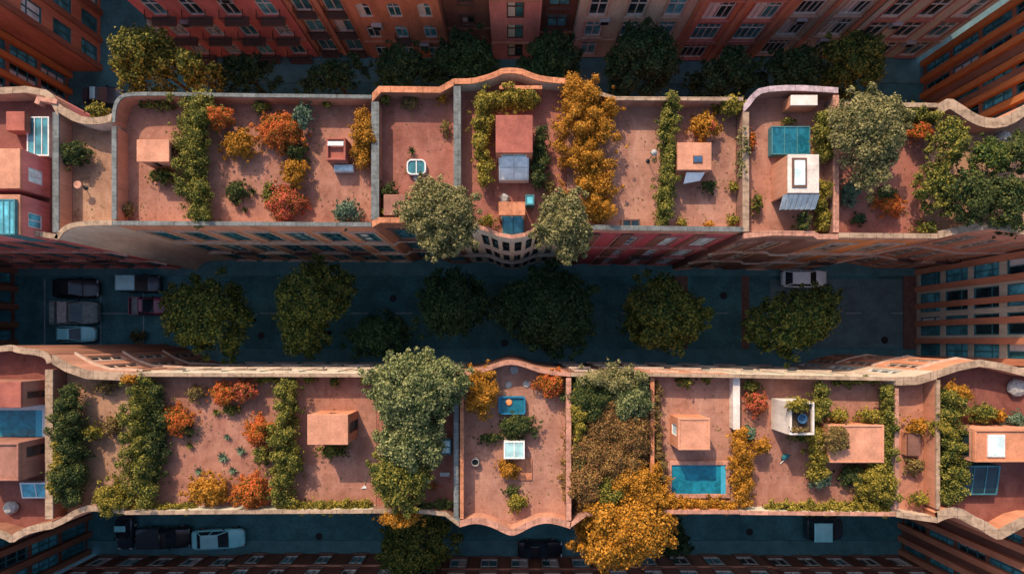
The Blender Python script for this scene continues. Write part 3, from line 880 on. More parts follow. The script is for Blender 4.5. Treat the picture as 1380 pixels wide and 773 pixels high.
def cabin(r, body, pts, z0, z1, wm, glass='car_glass', roofm=None):
    """glasshouse from x positions pts = (rear bottom, rear top, front top, front bottom), half widths wm = (bottom, top)"""
    x0, x1, x2, x3 = pts; wb, wt = wm
    m = MB()
    P = [(x0,-wb,z0),(x3,-wb,z0),(x3,wb,z0),(x0,wb,z0),(x1,-wt,z1-.05),(x2,-wt,z1-.05),(x2,wt,z1-.05),(x1,wt,z1-.05)]
    m.hexa(P, body)
    m.hexa([(x1-.05,-wt-.03,z1-.052),(x2+.05,-wt-.03,z1-.052),(x2+.05,wt+.03,z1-.052),(x1-.05,wt+.03,z1-.052),(x1+.08,-wt+.06,z1),(x2-.08,-wt+.06,z1),(x2-.08,wt-.06,z1),(x1+.08,wt-.06,z1)], roofm or body)
    m.build('roof', r, bevel=0.03)
    def quad(name, a, b, c, d, ins, out):
        pa = [Vector(v) for v in (a, b, c, d)]
        cen = sum(pa, Vector())/4
        nrm = (pa[1]-pa[0]).cross(pa[3]-pa[0]).normalized()
        if nrm.dot(cen-Vector(((x0+x3)/2, 0, (z0+z1)/2-0.4))) < 0: nrm = -nrm
        pq = [cen+(p-cen)*ins+nrm*out for p in pa]; pi = [p-nrm*0.012 for p in pq]
        g = MB(); g.hexa(pi+pq, glass); go = g.build(name, r); recalc(go)
    quad('windscreen', P[1], P[2], P[6], P[5], 0.90, 0.014)
    quad('rear_window', P[0], P[3], P[7], P[4], 0.88, 0.014)
    for s, (a, b, c, d) in ((-1, (P[0],P[1],P[5],P[4])), (1, (P[3],P[2],P[6],P[7]))):
        mid0 = tuple((Vector(a)+Vector(b))/2); mid1 = tuple((Vector(d)+Vector(c))/2)
        quad('side_window', a, mid0, mid1, d, 0.84, 0.012); quad('side_window', mid0, b, c, mid1, 0.84, 0.012)

def lights(r, L, w, z):
    for s in (-1, 1):
        m = MB(); m.box(L/2-.13, L/2-.03, s*w*.68-.13, s*w*.68+.13, z, z+.13, 'lamp_clear'); m.build('headlight', r, bevel=0.02)
        m = MB(); m.box(-L/2+.03, -L/2+.10, s*w*.72-.11, s*w*.72+.11, z+.03, z+.16, 'lamp_red'); m.build('tail_light', r, bevel=0.02)
        m = MB(); m.box(L*.12, L*.12+.14, s*(w+.03)-.07, s*(w+.03)+.07, z+.22, z+.36, 'iron_black'); m.build('wing_mirror', r, bevel=0.02)

def car(px, py, rot, label, paintm, L=4.3, w=0.88, group='cars parked in the streets', roofm=None, kind='sedan', name='parked_car'):
    X, Y = at(px, py, 0.9)
    r = root(name, label, 'car', (X, Y, 0.006), rot, group)
    b = MB(); h = L/2
    loft(b, [(-h, w*.72, .32, .60, .72), (-h+.12, w*.90, .24, .72, .84), (-h+.5, w*.98, .20, .80, .90), (-h*.3, w, .18, .82, .92), (h*.25, w, .18, .80, .90),
             (h-.75, w*.97, .20, .72, .82), (h-.22, w*.88, .24, .62, .70), (h, w*.66, .32, .52, .60)], paintm)
    bo = b.build('body', r, smooth=True, bevel=0.02); recalc(bo)
    if kind == 'sedan': cp = (-h+.55, -h+1.15, h-2.05, h-1.25)
    elif kind == 'hatch': cp = (-h+.16, -h+.65, h-1.85, h-1.05)
    else: cp = (-h+.3, -h+.75, h-1.9, h-1.15)
    cabin(r, paintm, cp, .88, 1.42, (w*.86, w*.66), roofm=roofm)
    wheels(r, (-h+.85, h-.85), w, .31); lights(r, L, w, .55)
    return r

def pickup(px, py, rot, label, paintm, bedm, L=4.8, w=0.92, cab=1.7, crates=False, flat=False, cover=False):
    X, Y = at(px, py, 0.9)
    r = root('pickup_truck' if not flat else 'flatbed_truck', label, 'truck', (X, Y, 0.006), rot, 'cars parked in the streets')
    h = L/2; b = MB()
    xb = h-1.1-cab                                     # back of the cab
    loft(b, [(xb+.02, w*.96, .25, .95, 1.02), (xb+.3, w, .22, .95, 1.04), (h-1.1, w, .22, .92, 1.0), (h-.3, w*.95, .24, .82, .92), (h, w*.8, .32, .66, .74)], paintm)
    bo = b.build('body', r, smooth=True, bevel=0.02); recalc(bo)
    cabin(r, paintm, (xb+.1, xb+.3, h-1.75, h-1.1), 1.0, 1.68, (w*.9, w*.74))
    m = MB(); hb = 0.98 if not flat else 0.92
    m.box(-h, xb-.02, -w, w, .5, .62, bedm)
    t = .06
    m.box(-h, xb-.02, -w, -w+t, .621, hb, paintm); m.box(-h, xb-.02, w-t, w, .621, hb, paintm)
    m.box(-h, -h+t, -w+t+.002, w-t-.002, .621, hb-.004, paintm); m.box(xb-.02-t, xb-.02, -w+t+.002, w-t-.002, .621, hb+.12, paintm)
    m.build('load_bed', r, bevel=0.012)
    if cover:
        c = MB(); c.box(-h+.03, xb-.08, -w+.03, w-.03, hb+.003, hb+.05, bedm); c.build('bed_cover', r, bevel=0.015)
    if crates:
        xm = (-h+xb)/2
        c = MB(); c.box(-h+.1, xm-.45, -w+.12, w-.12, .63, 1.12, 'truck_bed'); c.build('load_panel', r, bevel=0.02)
        c = MB(); c.box(xm-.05, xb-.2, -w+.12, w-.12, .63, 1.32, 'canvas_grey'); c.build('load_panel', r, bevel=0.02)
    wheels(r, (-h+.9, h-.85), w, .36); lights(r, L, w, .62)
    return r

def van(px, py, rot, label, paintm, L=4.4, w=0.9, roofm=None):
    X, Y = at(px, py, 1.0)
    r = root('parked_van', label, 'van', (X, Y, 0.006), rot, 'cars parked in the streets')
    h = L/2; b = MB()
    loft(b, [(-h, w*.9, .3, 1.0, 1.08), (-h+.12, w*.98, .22, 1.02, 1.1), (h-1.0, w, .22, 1.0, 1.1), (h-.25, w*.94, .26, .82, .92), (h, w*.8, .34, .64, .74)], paintm)
    bo = b.build('body', r, smooth=True, bevel=0.02); recalc(bo)
    cabin(r, paintm, (-h+.06, -h+.2, h-1.55, h-.85), 1.06, 1.92, (w*.92, w*.82), roofm=roofm)
    wheels(r, (-h+.8, h-.8), w, .33); lights(r, L, w, .6)
    return r
# ================================================================== SETTING
def sheet(name, x0, x1, y0, y1, z, mname, label=None):
    m = MB(); m.face([(x0,y0,z),(x1,y0,z),(x1,y1,z),(x0,y1,z)], mname)
    o = m.build(name); o['kind'] = 'structure'
    return o
def slab(name, x0, x1, y0, y1, z1, mname):
    m = MB(); m.box(x0, x1, y0, y1, -0.05, z1, mname); o = m.build(name, bevel=0.015); o['kind'] = 'structure'; return o

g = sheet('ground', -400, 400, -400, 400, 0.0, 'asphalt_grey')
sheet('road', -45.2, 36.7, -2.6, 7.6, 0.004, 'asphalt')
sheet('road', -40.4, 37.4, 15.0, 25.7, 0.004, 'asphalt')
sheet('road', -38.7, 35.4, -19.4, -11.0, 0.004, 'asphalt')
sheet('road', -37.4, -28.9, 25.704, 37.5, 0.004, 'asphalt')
sheet('plaza_paving', 23.5, 35.6, -0.6, 5.6, 0.008, 'asphalt_grey')
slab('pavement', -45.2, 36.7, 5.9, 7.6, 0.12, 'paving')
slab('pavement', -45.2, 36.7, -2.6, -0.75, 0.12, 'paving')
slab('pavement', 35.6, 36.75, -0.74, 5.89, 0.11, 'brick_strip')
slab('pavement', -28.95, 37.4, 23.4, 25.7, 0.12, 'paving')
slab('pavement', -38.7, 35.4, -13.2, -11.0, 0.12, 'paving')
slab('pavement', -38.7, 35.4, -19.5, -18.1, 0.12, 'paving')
slab('pavement', -33.2, -28.95, 25.75, 37.5, 0.13, 'paving_painted_sun')  # sunlit ground beside the red house, painted as lighter paving
sheet('brick_crossing', 14.6, 16.0, -0.74, 5.89, 0.010, 'brick_strip')
sheet('brick_crossing', 20.9, 21.6, -0.74, 5.89, 0.010, 'brick_strip')
ml = MB()
for x in (-42.6, -37.5, -33.6):
    ml.box(x, x+0.1, -0.4, 5.6, 0.006, 0.009, 'paint_white')
ml.box(-37.5, -31.0, 2.45, 2.53, 0.006, 0.0095, 'paint_white')
for i in range(16):
    x = -27+i*4.1
    ml.box(x, x+1.5, 2.46, 2.56, 0.006, 0.0092, 'paint_white')
for i in range(14):
    x = -30+i*4.6
    ml.box(x, x+1.4, -15.7, -15.6, 0.006, 0.0092, 'paint_white'); ml.box(x+1.0, x+2.4, 19.4, 19.5, 0.006, 0.0092, 'paint_white')
o = ml.build('road_marking'); o['kind'] = 'structure'

for i, (px_, py_, lab) in enumerate(((352,452,'round iron manhole cover between the two olive street trees'), (530,402,'round iron manhole cover in the road under the oval skylight house'), (680,462,'round iron manhole cover above the bowed parapet of the lower row'), (975,398,'round iron manhole cover between the dense tree and the wide tree'), (1192,458,'round iron manhole cover on the pale paving near the terracotta end building'), (430,722,'round iron manhole cover in the lower street below the plain box hut'), (1010,716,'round iron manhole cover in the lower street below the teal pool'))):
    x, y = at(px_, py_, 0); m = MB(); m.lathe([(.33,.012),(.33,.022),(.30,.024),(.29,.017),(.1,.017)], 'iron_black', 20)
    o = m.build('manhole_cover'); o.location = (x, y, 0.0); tag(o, lab, 'manhole cover', 'manhole covers in the streets')
# ================================================================== ROW HOUSES, UPPER ROW (their roofs seen whole)
def chains(N, S, x0, x1):
    n = px_chain(N); s = px_chain(S); e = 0.012
    n[0] = (n[0][0]+e, n[0][1]); n[-1] = (n[-1][0]-e, n[-1][1]); s[0] = (s[0][0]+e, s[0][1]); s[-1] = (s[-1][0]-e, s[-1][1])
    return n, s

FU = [0.5, 5.3, 10.2]
def fu(**k):
    d = dict(bands=[4.6, 9.5], sp=2.1, w=1.45, h=3.7, floors=FU, style='french', frame='frame_teal', trim='trim_stone', panes=['glass_dark','glass_dark','glass_dark','glass_teal','glass_curtain'], curtains=0.12,
             balcony=dict(on=(1,), d=0.32, alt=True, extra=0.1))
    d.update(k); return d
G1 = 'row houses between the two streets'
N, S = chains([(-290,122),(0,119),(35,117),(62,122),(72,129),(78,140)], [(-290,316),(0,316),(50,317),(78,322)], 0, 0)
U0 = building('row_house', 'red fronted corner house with a white framed glass recess on its maroon roof', 'house', N, S, 'wall_red', 'deck_maroon',
    dict(S=fu(trim='trim_rose')), dict(N=(0.45,'coping_cream'), S=(0.35,'coping_cream'), E=(0.42,'coping_grey')), group=G1)
N, S = chains([(78,140)]+smooth_chain([(86,146),(102,156),(122,160),(140,158),(151,154)],1), smooth_chain([(78,322),(84,313),(94,306),(112,303),(151,302)],2), 0, 0)
U1 = building('row_house', 'narrow plaster house with a scooped cream parapet and one dark round bush on its terrace', 'house', N, S, 'wall_plaster', 'deck_sand',
    dict(), dict(N=(0.5,'coping_cream'), S=(0.3,'coping_cream')), group=G1)
N, S = chains(smooth_chain([(151,165),(152,148),(156,135),(165,127),(180,125),(210,125)],2)+[(340,127),(501,129)], [(151,302),(501,304)], 0, 0)
U2 = building('row_house', 'long terracotta roofed house with rounded corner and dark metal coping', 'house', N, S, 'wall_orange', 'deck_terracotta',
    dict(S=fu(sp=2.2)), dict(N=(0.2,'coping_grey'), S=(0.24,'coping_grey'), W=(0.3,'coping_grey')), group=G1)
N, S = chains([(501,127),(511,117),(592,118),(612,107)], [(501,305),(512,299),(550,299),(562,305),(612,307)], 0, 0)
U3 = building('row_house', 'brown house with an oval skylight in its red deck', 'house', N, S, 'wall_brown', 'deck_red',
    dict(S=fu(sp=1.9, trim='trim_dark')), dict(N=(0.4,'coping_orange'), S=(0.35,'coping_orange'), W=(0.55,'coping_grey')), group=G1)
N, S = chains(smooth_chain([(612,107),(635,107),(655,102),(666,98),(679,92),(702,93),(716,99),(732,104),(766,107)],1), [(612,307),(644,307),(658,311),(672,317.5),(690,320.5),(708,317.5),(722,311),(736,307),(766,307)], 0, 0)
U4 = building('row_house', 'middle house of the upper row with an orange wavy gable and rounded glass bay', 'house', N, S, 'wall_beige', 'deck_red',
    dict(S=fu(sp=0.85, w=0.5, h=4.0, trim=None, frame='iron_black', balcony=None, panes=['glass_dark','glass_teal'])), dict(N=(0.36,'coping_orange'), S=(0.22,'coping_pink'), W=(0.5,'coping_grey')), group=G1)
N, S = chains([(766,112),(800,122),(830,131),(1002,132)], [(766,307),(830,309),(1002,311)], 0, 0)
U5 = building('row_house', 'crimson and brown striped house with a flat rose deck and pink hut with blue window', 'house', N, S, 'wall_crimson', 'deck_rose',
    dict(S=fu(sp=2.2, w=1.5, frame='frame_white', trim='trim_rose', panes=['glass_dark','glass_pale','glass_dark'], bands=[9.4], bandm='trim_rose')), dict(N=(0.2,'coping_cream'), S=(0.3,'coping_grey')), group=G1)
pb = MB()
for px_ in (806, 852, 905, 954):                        # brown pilasters between the crimson bays
    x, y = at(px_, 309.5, H); pb.box(x-0.35, x+0.35, y-0.10, y-0.003, 0.0, 14.9, 'wall_umber')
world_child(pb, 'pilaster', U5)
N, S = chains([(1002,142)]+smooth_chain([(1006,138),(1014,127),(1026,118),(1070,115),(1130,119)],1), [(1002,320),(1042,316),(1096,317),(1102,321),(1130,321)], 0, 0)
U6 = building('row_house', 'dark fronted house with lilac curved parapet, teal skylight and white hut', 'house', N, S, 'wall_umber', 'deck_terracotta',
    dict(S=fu(sp=1.9, w=1.15, frame='trim_stone', trim='coping_pink')), dict(N=(0.36,'coping_lilac'), S=(0.32,'coping_pink'), W=(0.42,'coping_cream'), E=(0.36,'coping_pink')), group=G1)
N, S = chains([(1130,138),(1264,140)], [(1130,319),(1264,320)], 0, 0)
U7 = building('row_house', 'bright orange fronted house whose red roof is half hidden by the pale grey green tree', 'house', N, S, 'wall_burnt', 'deck_red',
    dict(S=fu(sp=2.3, w=1.5, frame='trim_stone', trim='trim_stone', panes=['glass_dark','glass_dark','glass_pale'])), dict(N=(0.26,'coping_cream'), S=(0.3,'coping_cream')), group=G1)
N, S = chains(smooth_chain([(1264,141),(1280,132),(1298,143),(1315,155),(1335,161),(1357,158),(1380,142),(1400,132),(1440,130)],1)+[(1500,130)], [(1264,320),(1300,312),(1336,307),(1400,318),(1500,318)], 0, 0)
U8 = building('row_house', 'corner house under dense dark trees with a wavy sand parapet', 'house', N, S, 'wall_terracotta', 'deck_sand',
    dict(S=fu(sp=1.3, w=0.95, frame='trim_stone', trim=None, panes=['glass_dark','glass_teal'])), dict(N=(0.75,'coping_cream'), S=(0.5,'coping_cream')), group=G1)

# ================================================================== ROW HOUSES, LOWER ROW
def fl(**k):
    d = dict(sp=1.9, w=1.2, h=3.4, floors=FU, style='french', frame='frame_white', trim='trim_stone', panes=['glass_teal','glass_dark','glass_pale'], curtains=0.2)
    d.update(k); return d
N, S = chains(smooth_chain([(-290,472),(-20,469),(6,466),(16,465),(26,469),(54,472),(66,478),(70,488)],1), smooth_chain([(-290,716),(-20,718),(4,724),(16,731),(28,722),(44,716),(70,711)],1), 0, 0)
L0 = building('row_house', 'corner house with a turquoise plunge pool between brown rooftop huts', 'house', N, S, 'wall_brown', 'deck_maroon',
    dict(), dict(N=(0.4,'coping_cream'), S=(0.5,'coping_cream'), E=(0.55,'coping_cream')), group=G1)
N, S = chains([(70,478),(92,491),(118,500),(167,502)], smooth_chain([(70,711),(88,703),(104,692),(124,686),(167,691)],1), 0, 0)
L1 = building('row_house', 'narrow house with slanting brick coloured front and pale sand terrace', 'house', N, S, 'wall_terracotta', 'deck_sand',
    dict(N=fl(sp=0.95, w=0.62, trim=None, frame='trim_stone', panes=['glass_dark'], bands=[4.6,9.5,14.2])), dict(N=(0.62,'coping_cream'), S=(0.4,'coping_cream')), group=G1)
N, S = chains([(167,503),(501,504)], [(167,692),(501,690)], 0, 0)
L2 = building('row_house', 'long red decked house with scattered orange bushes and a plain pink hut', 'house', N, S, 'wall_beige', 'deck_terracotta',
    dict(N=fl(sp=2.4, w=1.7, style='triple', panes=['glass_bright','glass_teal','glass_pale'])), dict(N=(0.2,'coping_cream'), S=(0.2,'coping_cream')), group=G1)
N, S = chains([(501,504),(619,504)], [(501,690),(575,691),(600,694),(619,708)], 0, 0)
L3 = building('row_house', 'house almost covered by the largest pale green rooftop tree', 'house', N, S, 'wall_brick', 'deck_red',
    dict(N=fl()), dict(N=(0.2,'coping_cream'), S=(0.22,'coping_cream'), E=(0.42,'coping_grey')), group=G1)
N, S = chains(smooth_chain([(619,503),(642,500),(660,494),(680,487),(697,487),(715,493),(735,500),(769,503)],2), smooth_chain([(619,709),(640,703),(662,708),(685,720),(695,720),(718,707),(735,703),(750,705),(769,711)],2), 0, 0)
L4 = building('row_house', 'house with bowed pink parapets and a blue tub on its rose deck', 'house', N, S, 'wall_terracotta', 'deck_rose',
    dict(N=fl(sp=1.2, w=0.7, trim=None, panes=['glass_dark'])), dict(N=(0.22,'coping_pink'), S=(0.42,'coping_pink'), W=(0.3,'coping_orange'), E=(0.34,'coping_pink')), group=G1)
N, S = chains([(769,503),(879,503)], [(769,709),(790,694),(879,690)], 0, 0)
L5 = building('row_house', 'house whose whole roof is a thicket of green and russet shrubs', 'house', N, S, 'wall_umber', 'soil',
    dict(N=fl()), dict(N=(0.2,'coping_cream'), S=(0.22,'coping_pink')), group=G1, deckname='roof_garden_bed')
N, S = chains([(879,503),(997,505)], [(879,691),(997,691)], 0, 0)
L6 = building('row_house', 'rose decked house with the large rectangular teal pool', 'house', N, S, 'wall_orange', 'deck_rose',
    dict(N=fl(sp=2.4, w=1.5)), dict(N=(0.2,'coping_cream'), S=(0.2,'coping_pink'), W=(0.22,'coping_orange', 15.9)), group=G1)
N, S = chains([(997,505),(1207,509)], [(997,692),(1207,694)], 0, 0)
L7 = building('row_house', 'house with a planted white hut and a pink hut on its roof', 'house', N, S, 'wall_beige', 'deck_terracotta',
    dict(N=fl(sp=2.4, w=1.6, panes=['glass_bright','glass_dark','glass_pale'])), dict(N=(0.2,'coping_cream'), S=(0.2,'coping_pink')), group=G1)
N, S = chains([(1207,509),(1235,508),(1263,500)], [(1207,695),(1235,699),(1263,703)], 0, 0)
L8 = building('row_house', 'narrow house with pink tiled terrace between two hedges', 'house', N, S, 'wall_plaster', 'deck_pink_tiles',
    dict(N=fl(sp=1.1, w=0.65, trim=None, panes=['glass_dark'])), dict(N=(0.6,'coping_cream'), S=(0.35,'coping_cream'), W=(0.22,'coping_pink')), group=G1)
N, S = chains([(1263,500),(1290,491),(1320,485),(1350,490),(1385,499),(1420,500),(1500,500)], smooth_chain([(1263,703),(1276,697),(1290,695),(1308,706),(1322,712),(1333,720),(1347,727),(1361,719),(1385,706),(1420,706)],1)+[(1500,706)], 0, 0)
L9 = building('row_house', 'corner house with rippling sand parapet and a dark glazed rooftop room', 'house', N, S, 'wall_orange', 'deck_maroon',
    dict(N=fl(sp=1.0, w=0.68, trim=None, frame='trim_stone', panes=['glass_dark'], bands=[4.6,9.5,14.2])), dict(N=(0.5,'coping_cream'), S=(0.75,'coping_cream'), W=(0.2,'coping_cream')), group=G1)

# ================================================================== HOUSES ACROSS THE UPPER STREET (fronts seen from above)
def gx(px): return (px-CX)*HC/F
FT = [0.5, 3.6, 6.7, 9.8]
def ft(**k):
    d = dict(bands=[3.0, 9.2], bandm='wall_terracotta', sp=2.3, w=1.5, h=2.2, floors=FT, style='french', frame='frame_white', trim='trim_dark', panes=['glass_teal','glass_dark','glass_bright','glass_teal','glass_curtain'])
    d.update(k); return d
def front_house(x0, x1, y, depth, label, wall, spec, coping='coping_cream', group='houses across the upper street', h=H):
    X0, X1 = gx(x0)+0.012, gx(x1)-0.012
    return building('terrace_house', label, 'house', [(X0,y+depth),(X1,y+depth)], [(X0,y),(X1,y)], wall, 'deck_red', dict(S=spec),
                    dict(N=(0.3,coping), S=(0.3,coping), E=(0.3,coping), W=(0.3,coping)), group=group)
YT = 25.8
T = []
T.append(front_house(258, 430, YT, 9, 'red house front with rounded windows and iron balconies beside the pavement painted sunlit', 'wall_red',
    ft(sp=2.6, w=1.3, arch=True, trim=None, balcony=dict(on=(0,1,2), d=0.75, extra=0.3))))
T.append(front_house(430, 502, YT+0.35, 9, 'brown house front with paired tall windows between pale pilasters', 'wall_brown',
    ft(sp=2.2, w=1.45, h=2.4, trim='wall_orange', balcony=dict(on=(0,1,2), d=0.55, extra=0.05))))
T.append(front_house(502, 607, YT-0.15, 9, 'orange brown house front with small square windows and arched openings', 'wall_orange',
    ft(sp=1.75, w=1.05, h=1.9, arch=True, trim=None, balcony=dict(on=(1,), d=0.5, extra=0.1, alt=True))))
T.append(front_house(607, 664, YT+1.0, 9, 'narrow dark brick house front set back between two pink ones', 'wall_brick', ft(sp=2.0, w=1.1, h=1.3, frame='trim_dark')))
T.append(front_house(664, 724, YT-0.25, 9, 'narrow pink house front with wide dark window bays', 'wall_pink', ft(sp=2.0, w=1.35, h=2.2, trim=None, frame='frame_brown', panes=['glass_dark','glass_teal'])))
T.append(front_house(724, 767, YT+0.7, 9, 'narrow shaded umber house front set back beside the pink one', 'wall_umber', ft(sp=2.4, w=1.7, h=1.9, frame='frame_brown')))
T.append(front_house(767, 900, YT, 9, 'beige house front with pale blue windows and small balconies', 'wall_beige', ft(bandm='trim_stone', sp=2.2, w=1.4, trim='trim_stone', balcony=dict(on=(1,), d=0.5, extra=0.15, alt=True), panes=['glass_teal','glass_bright','glass_dark'])))
T.append(front_house(900, 1006, YT-0.3, 9, 'tan house front with orange pilasters framing glazed window bays', 'wall_orange', ft(sp=3.0, w=2.1, h=2.5, style='triple', trim='trim_rose', panes=['glass_teal','glass_dark'])))
T.append(front_house(1006, 1112, YT+0.1, 9, 'grey beige house front with large white framed double windows', 'wall_greige', ft(bandm='trim_stone', sp=2.5, w=1.9, h=2.45, style='triple', trim='trim_stone', panes=['glass_dark','glass_teal','glass_dark'])))
T.append(front_house(1112, 1236, YT-0.1, 9, 'stone coloured house front at the far corner with many dark windows', 'wall_greige', ft(bandm='trim_stone', sp=2.1, w=1.5, h=2.3, trim='trim_rose', panes=['glass_dark','glass_teal'])))
for b_, xs_ in ((T[1], (430,466,502)), (T[7], (902,953,1004)), (T[8], (1008,1059,1110))):
    for i, px_ in enumerate(xs_):
        x = gx(px_); m = MB(); y = {1: YT+0.35, 7: YT-0.3, 8: YT+0.1}[T.index(b_)]
        x += 0.25 if i == 0 else (-0.25 if i == 2 else 0)
        m.box(x-0.2, x+0.2, y-0.2, y-0.003, 0, 14.95, 'wall_terracotta'); world_child(m, 'pilaster', b_)

for b_, spots_ in ((T[0], ((300,2.0,5.9),(372,2.0,9.2))), (T[2], ((528,0,5.7),(578,0,2.7))), (T[6], ((800,0,6.2),(848,0,3.1))), (T[8], ((1034,0,6.1),(1086,0,3.0))), (T[9], ((1150,0,5.8),(1196,0,2.9)))):
    for px_, _, z_ in spots_:
        x = gx(px_); i_ = T.index(b_); y = {0: YT, 2: YT-0.15, 6: YT, 8: YT+0.1, 9: YT-0.1}[i_]
        m = MB(); m.box(x-.42, x+.42, y-.36, y-.02, z_-.3, z_+.28, 'metal_pale'); m.box(x-.3, x+.3, y-.375, y-.361, z_-.22, z_+.2, 'iron_black')
        world_child(m, 'air_conditioner', b_)

# bottom street: fronts of the houses that start the next block, seen steeply from above
YB = -19.5
def back_house(x0, x1, y, label, wall, spec):
    X0, X1 = gx(x0)+0.012, gx(x1)-0.012
    return building('terrace_house', label, 'house', [(X0,y),(X1,y)], [(X0,y-9),(X1,y-9)], wall, 'deck_red', dict(N=spec),
                    dict(N=(0.3,'coping_cream'), S=(0.3,'coping_cream'), E=(0.3,'coping_cream'), W=(0.3,'coping_cream')), group='houses across the lower street')
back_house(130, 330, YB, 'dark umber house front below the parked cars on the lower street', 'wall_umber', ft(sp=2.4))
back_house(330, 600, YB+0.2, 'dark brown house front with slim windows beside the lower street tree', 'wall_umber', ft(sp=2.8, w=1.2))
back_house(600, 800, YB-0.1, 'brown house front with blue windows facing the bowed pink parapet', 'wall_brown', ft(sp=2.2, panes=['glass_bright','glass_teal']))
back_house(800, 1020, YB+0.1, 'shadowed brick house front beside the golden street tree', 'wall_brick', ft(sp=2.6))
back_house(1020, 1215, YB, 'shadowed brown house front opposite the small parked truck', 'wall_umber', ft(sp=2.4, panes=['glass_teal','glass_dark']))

# closing buildings at the ends of the streets: vertical glass strips between terracotta piers
def end_building(label, x0, x1, y0, y1, side, wall, spec, pierm, npier, h=H, pd=0.4):
    b = building('end_building', label, 'building', [(x0,y1),(x1,y1)], [(x0,y0),(x1,y0)], wall, 'deck_red', {side: spec},
                 dict(N=(0.3,'coping_cream'), S=(0.3,'coping_cream'), E=(0.3,'coping_cream'), W=(0.3,'coping_cream')), h=h, dz=h-1.2, group='buildings closing the street ends')
    xf = x1 if side == 'E' else x0
    for i in range(npier+1):
        y = y0+0.3+(y1-y0-0.6)*i/npier; m = MB()
        a, c = (xf+0.003, xf+pd) if side == 'E' else (xf-pd, xf-0.003)
        m.box(a, c, y-0.24, y+0.24, 0, h-1.0, pierm); world_child(m, 'pier', b)
    return b
FS = [0.3, 3.4, 6.5, 9.6]
def fs(**k):
    d = dict(sp=1.55, w=1.05, h=2.75, floors=FS, style='sash', frame='frame_teal', trim=None, panes=['glass_bright','glass_dark','glass_teal'])
    d.update(k); return d
end_building('terracotta building with teal glass strips closing the upper street above the wavy cream parapet', -50, -40.4, 16.3, 24.4, 'E', 'wall_brown', fs(), 'wall_burnt', 5)
end_building('brown corner building with pale teal windows beside the upper side street', -48, -37.5, 24.5, 40, 'E', 'wall_orange', fs(sp=2.2, w=1.4, h=2.0, panes=['glass_teal','glass_pale','glass_bright']), 'wall_brown', 6, pd=0.25)
end_building('orange and teal striped building closing the upper street beside the stone house', 37.5, 47, 16.0, 25.4, 'W', 'wall_brown', fs(), 'wall_burnt', 6)
RC = end_building('terracotta building with dark windows and bright teal glazing closing the middle street', 36.8, 47, -1.85, 6.5, 'W', 'wall_beige', fs(sp=2.0, w=1.65, h=2.45, panes=['glass_bright','glass_dark','glass_teal'], floors=[0.5,3.5,6.5,9.6]), 'wall_orange', 5, pd=0.22)
end_building('dark building closing the other end of the middle street behind the parked truck', -54, -45.3, -0.45, 6.6, 'E', 'wall_umber', fs(), 'wall_brown', 4)
end_building('striped brown building closing the lower street below the rippling parapet', 35.5, 46, -19.4, -12.9, 'W', 'wall_umber', fs(), 'wall_orange', 5)
end_building('dark building closing the lower street beside the cream wavy corner', -50, -38.6, -19.4, -12.5, 'E', 'wall_umber', fs(), 'wall_brown', 4)
building('terrace_house', 'unseen brown house added to shade the side street beyond the red front', 'house', [(-44,48),(-18,48)], [(-44,41),(-18,41)], 'wall_brown', 'deck_red', dict(), dict(S=(0.3,'coping_cream')), group='houses across the upper street')  # out of view, added to keep the sun off the side street

# ================================================================== PARTS OF THE ROOFS
# upper row
h_ = hut(U0, (-60,200,27,254), 2.3, 'wall_red', 'hut_pink', 'pink roofed hut with one pale window', feats=[('E',.25,.62,.28,.78,'frame_white','glass_pale')])
h_ = hut(U0, (-60,262,27,316), 2.25, 'wall_red', 'hut_pink', 'hut with a teal roof light', feats=[('E',.25,.62,.28,.78,'frame_white','glass_bright')])
skylight(U0, (-4,268,20,316), 2.45, 'frame_teal', 'glass_bright', 3, 1, z=DZ+0.0)
skylight(U0, (36,157,66,210), 0.35, 'frame_white', 'glass_teal', 3, 1, 'white framed glass recess')
hut(U0, (8,150,33,176), 0.8, 'hut_brown', 'hut_red', 'low red cupboard beside the glass recess')
m = MB(); sweep(m, [at(52,141,H+.1), at(54,136,H+.1), at(76,140,H+.1)], 0, 0.3, DZ+.8, H+.1, 'coping_pink'); world_child(m, 'parapet_step', U0)
hut(U2, (184,188,228,218), 1.7, 'hut_orange', 'hut_pink', 'plain pink roofed hut', over=0.08, feats=[('S',.3,.5,.2,.8,'frame_brown','glass_dark'),('E',.2,.8,.0,.85,'frame_brown','glass_dark')])
hb = hut(U2, (441,187,467,217), 0.9, 'hut_brown', 'hut_red', 'open topped brown roof hatch with white lid', name='roof_hatch', parapet=0.22)
m = MB(); m.box(-.5, .5, .18, .45, 1.13, 1.18, 'frame_white'); m.build('hatch_lid', hb)
skylight(U2, (450,222,476,231), 0.35, 'frame_white', 'glass_pale', 1, 1, 'small white roof light')
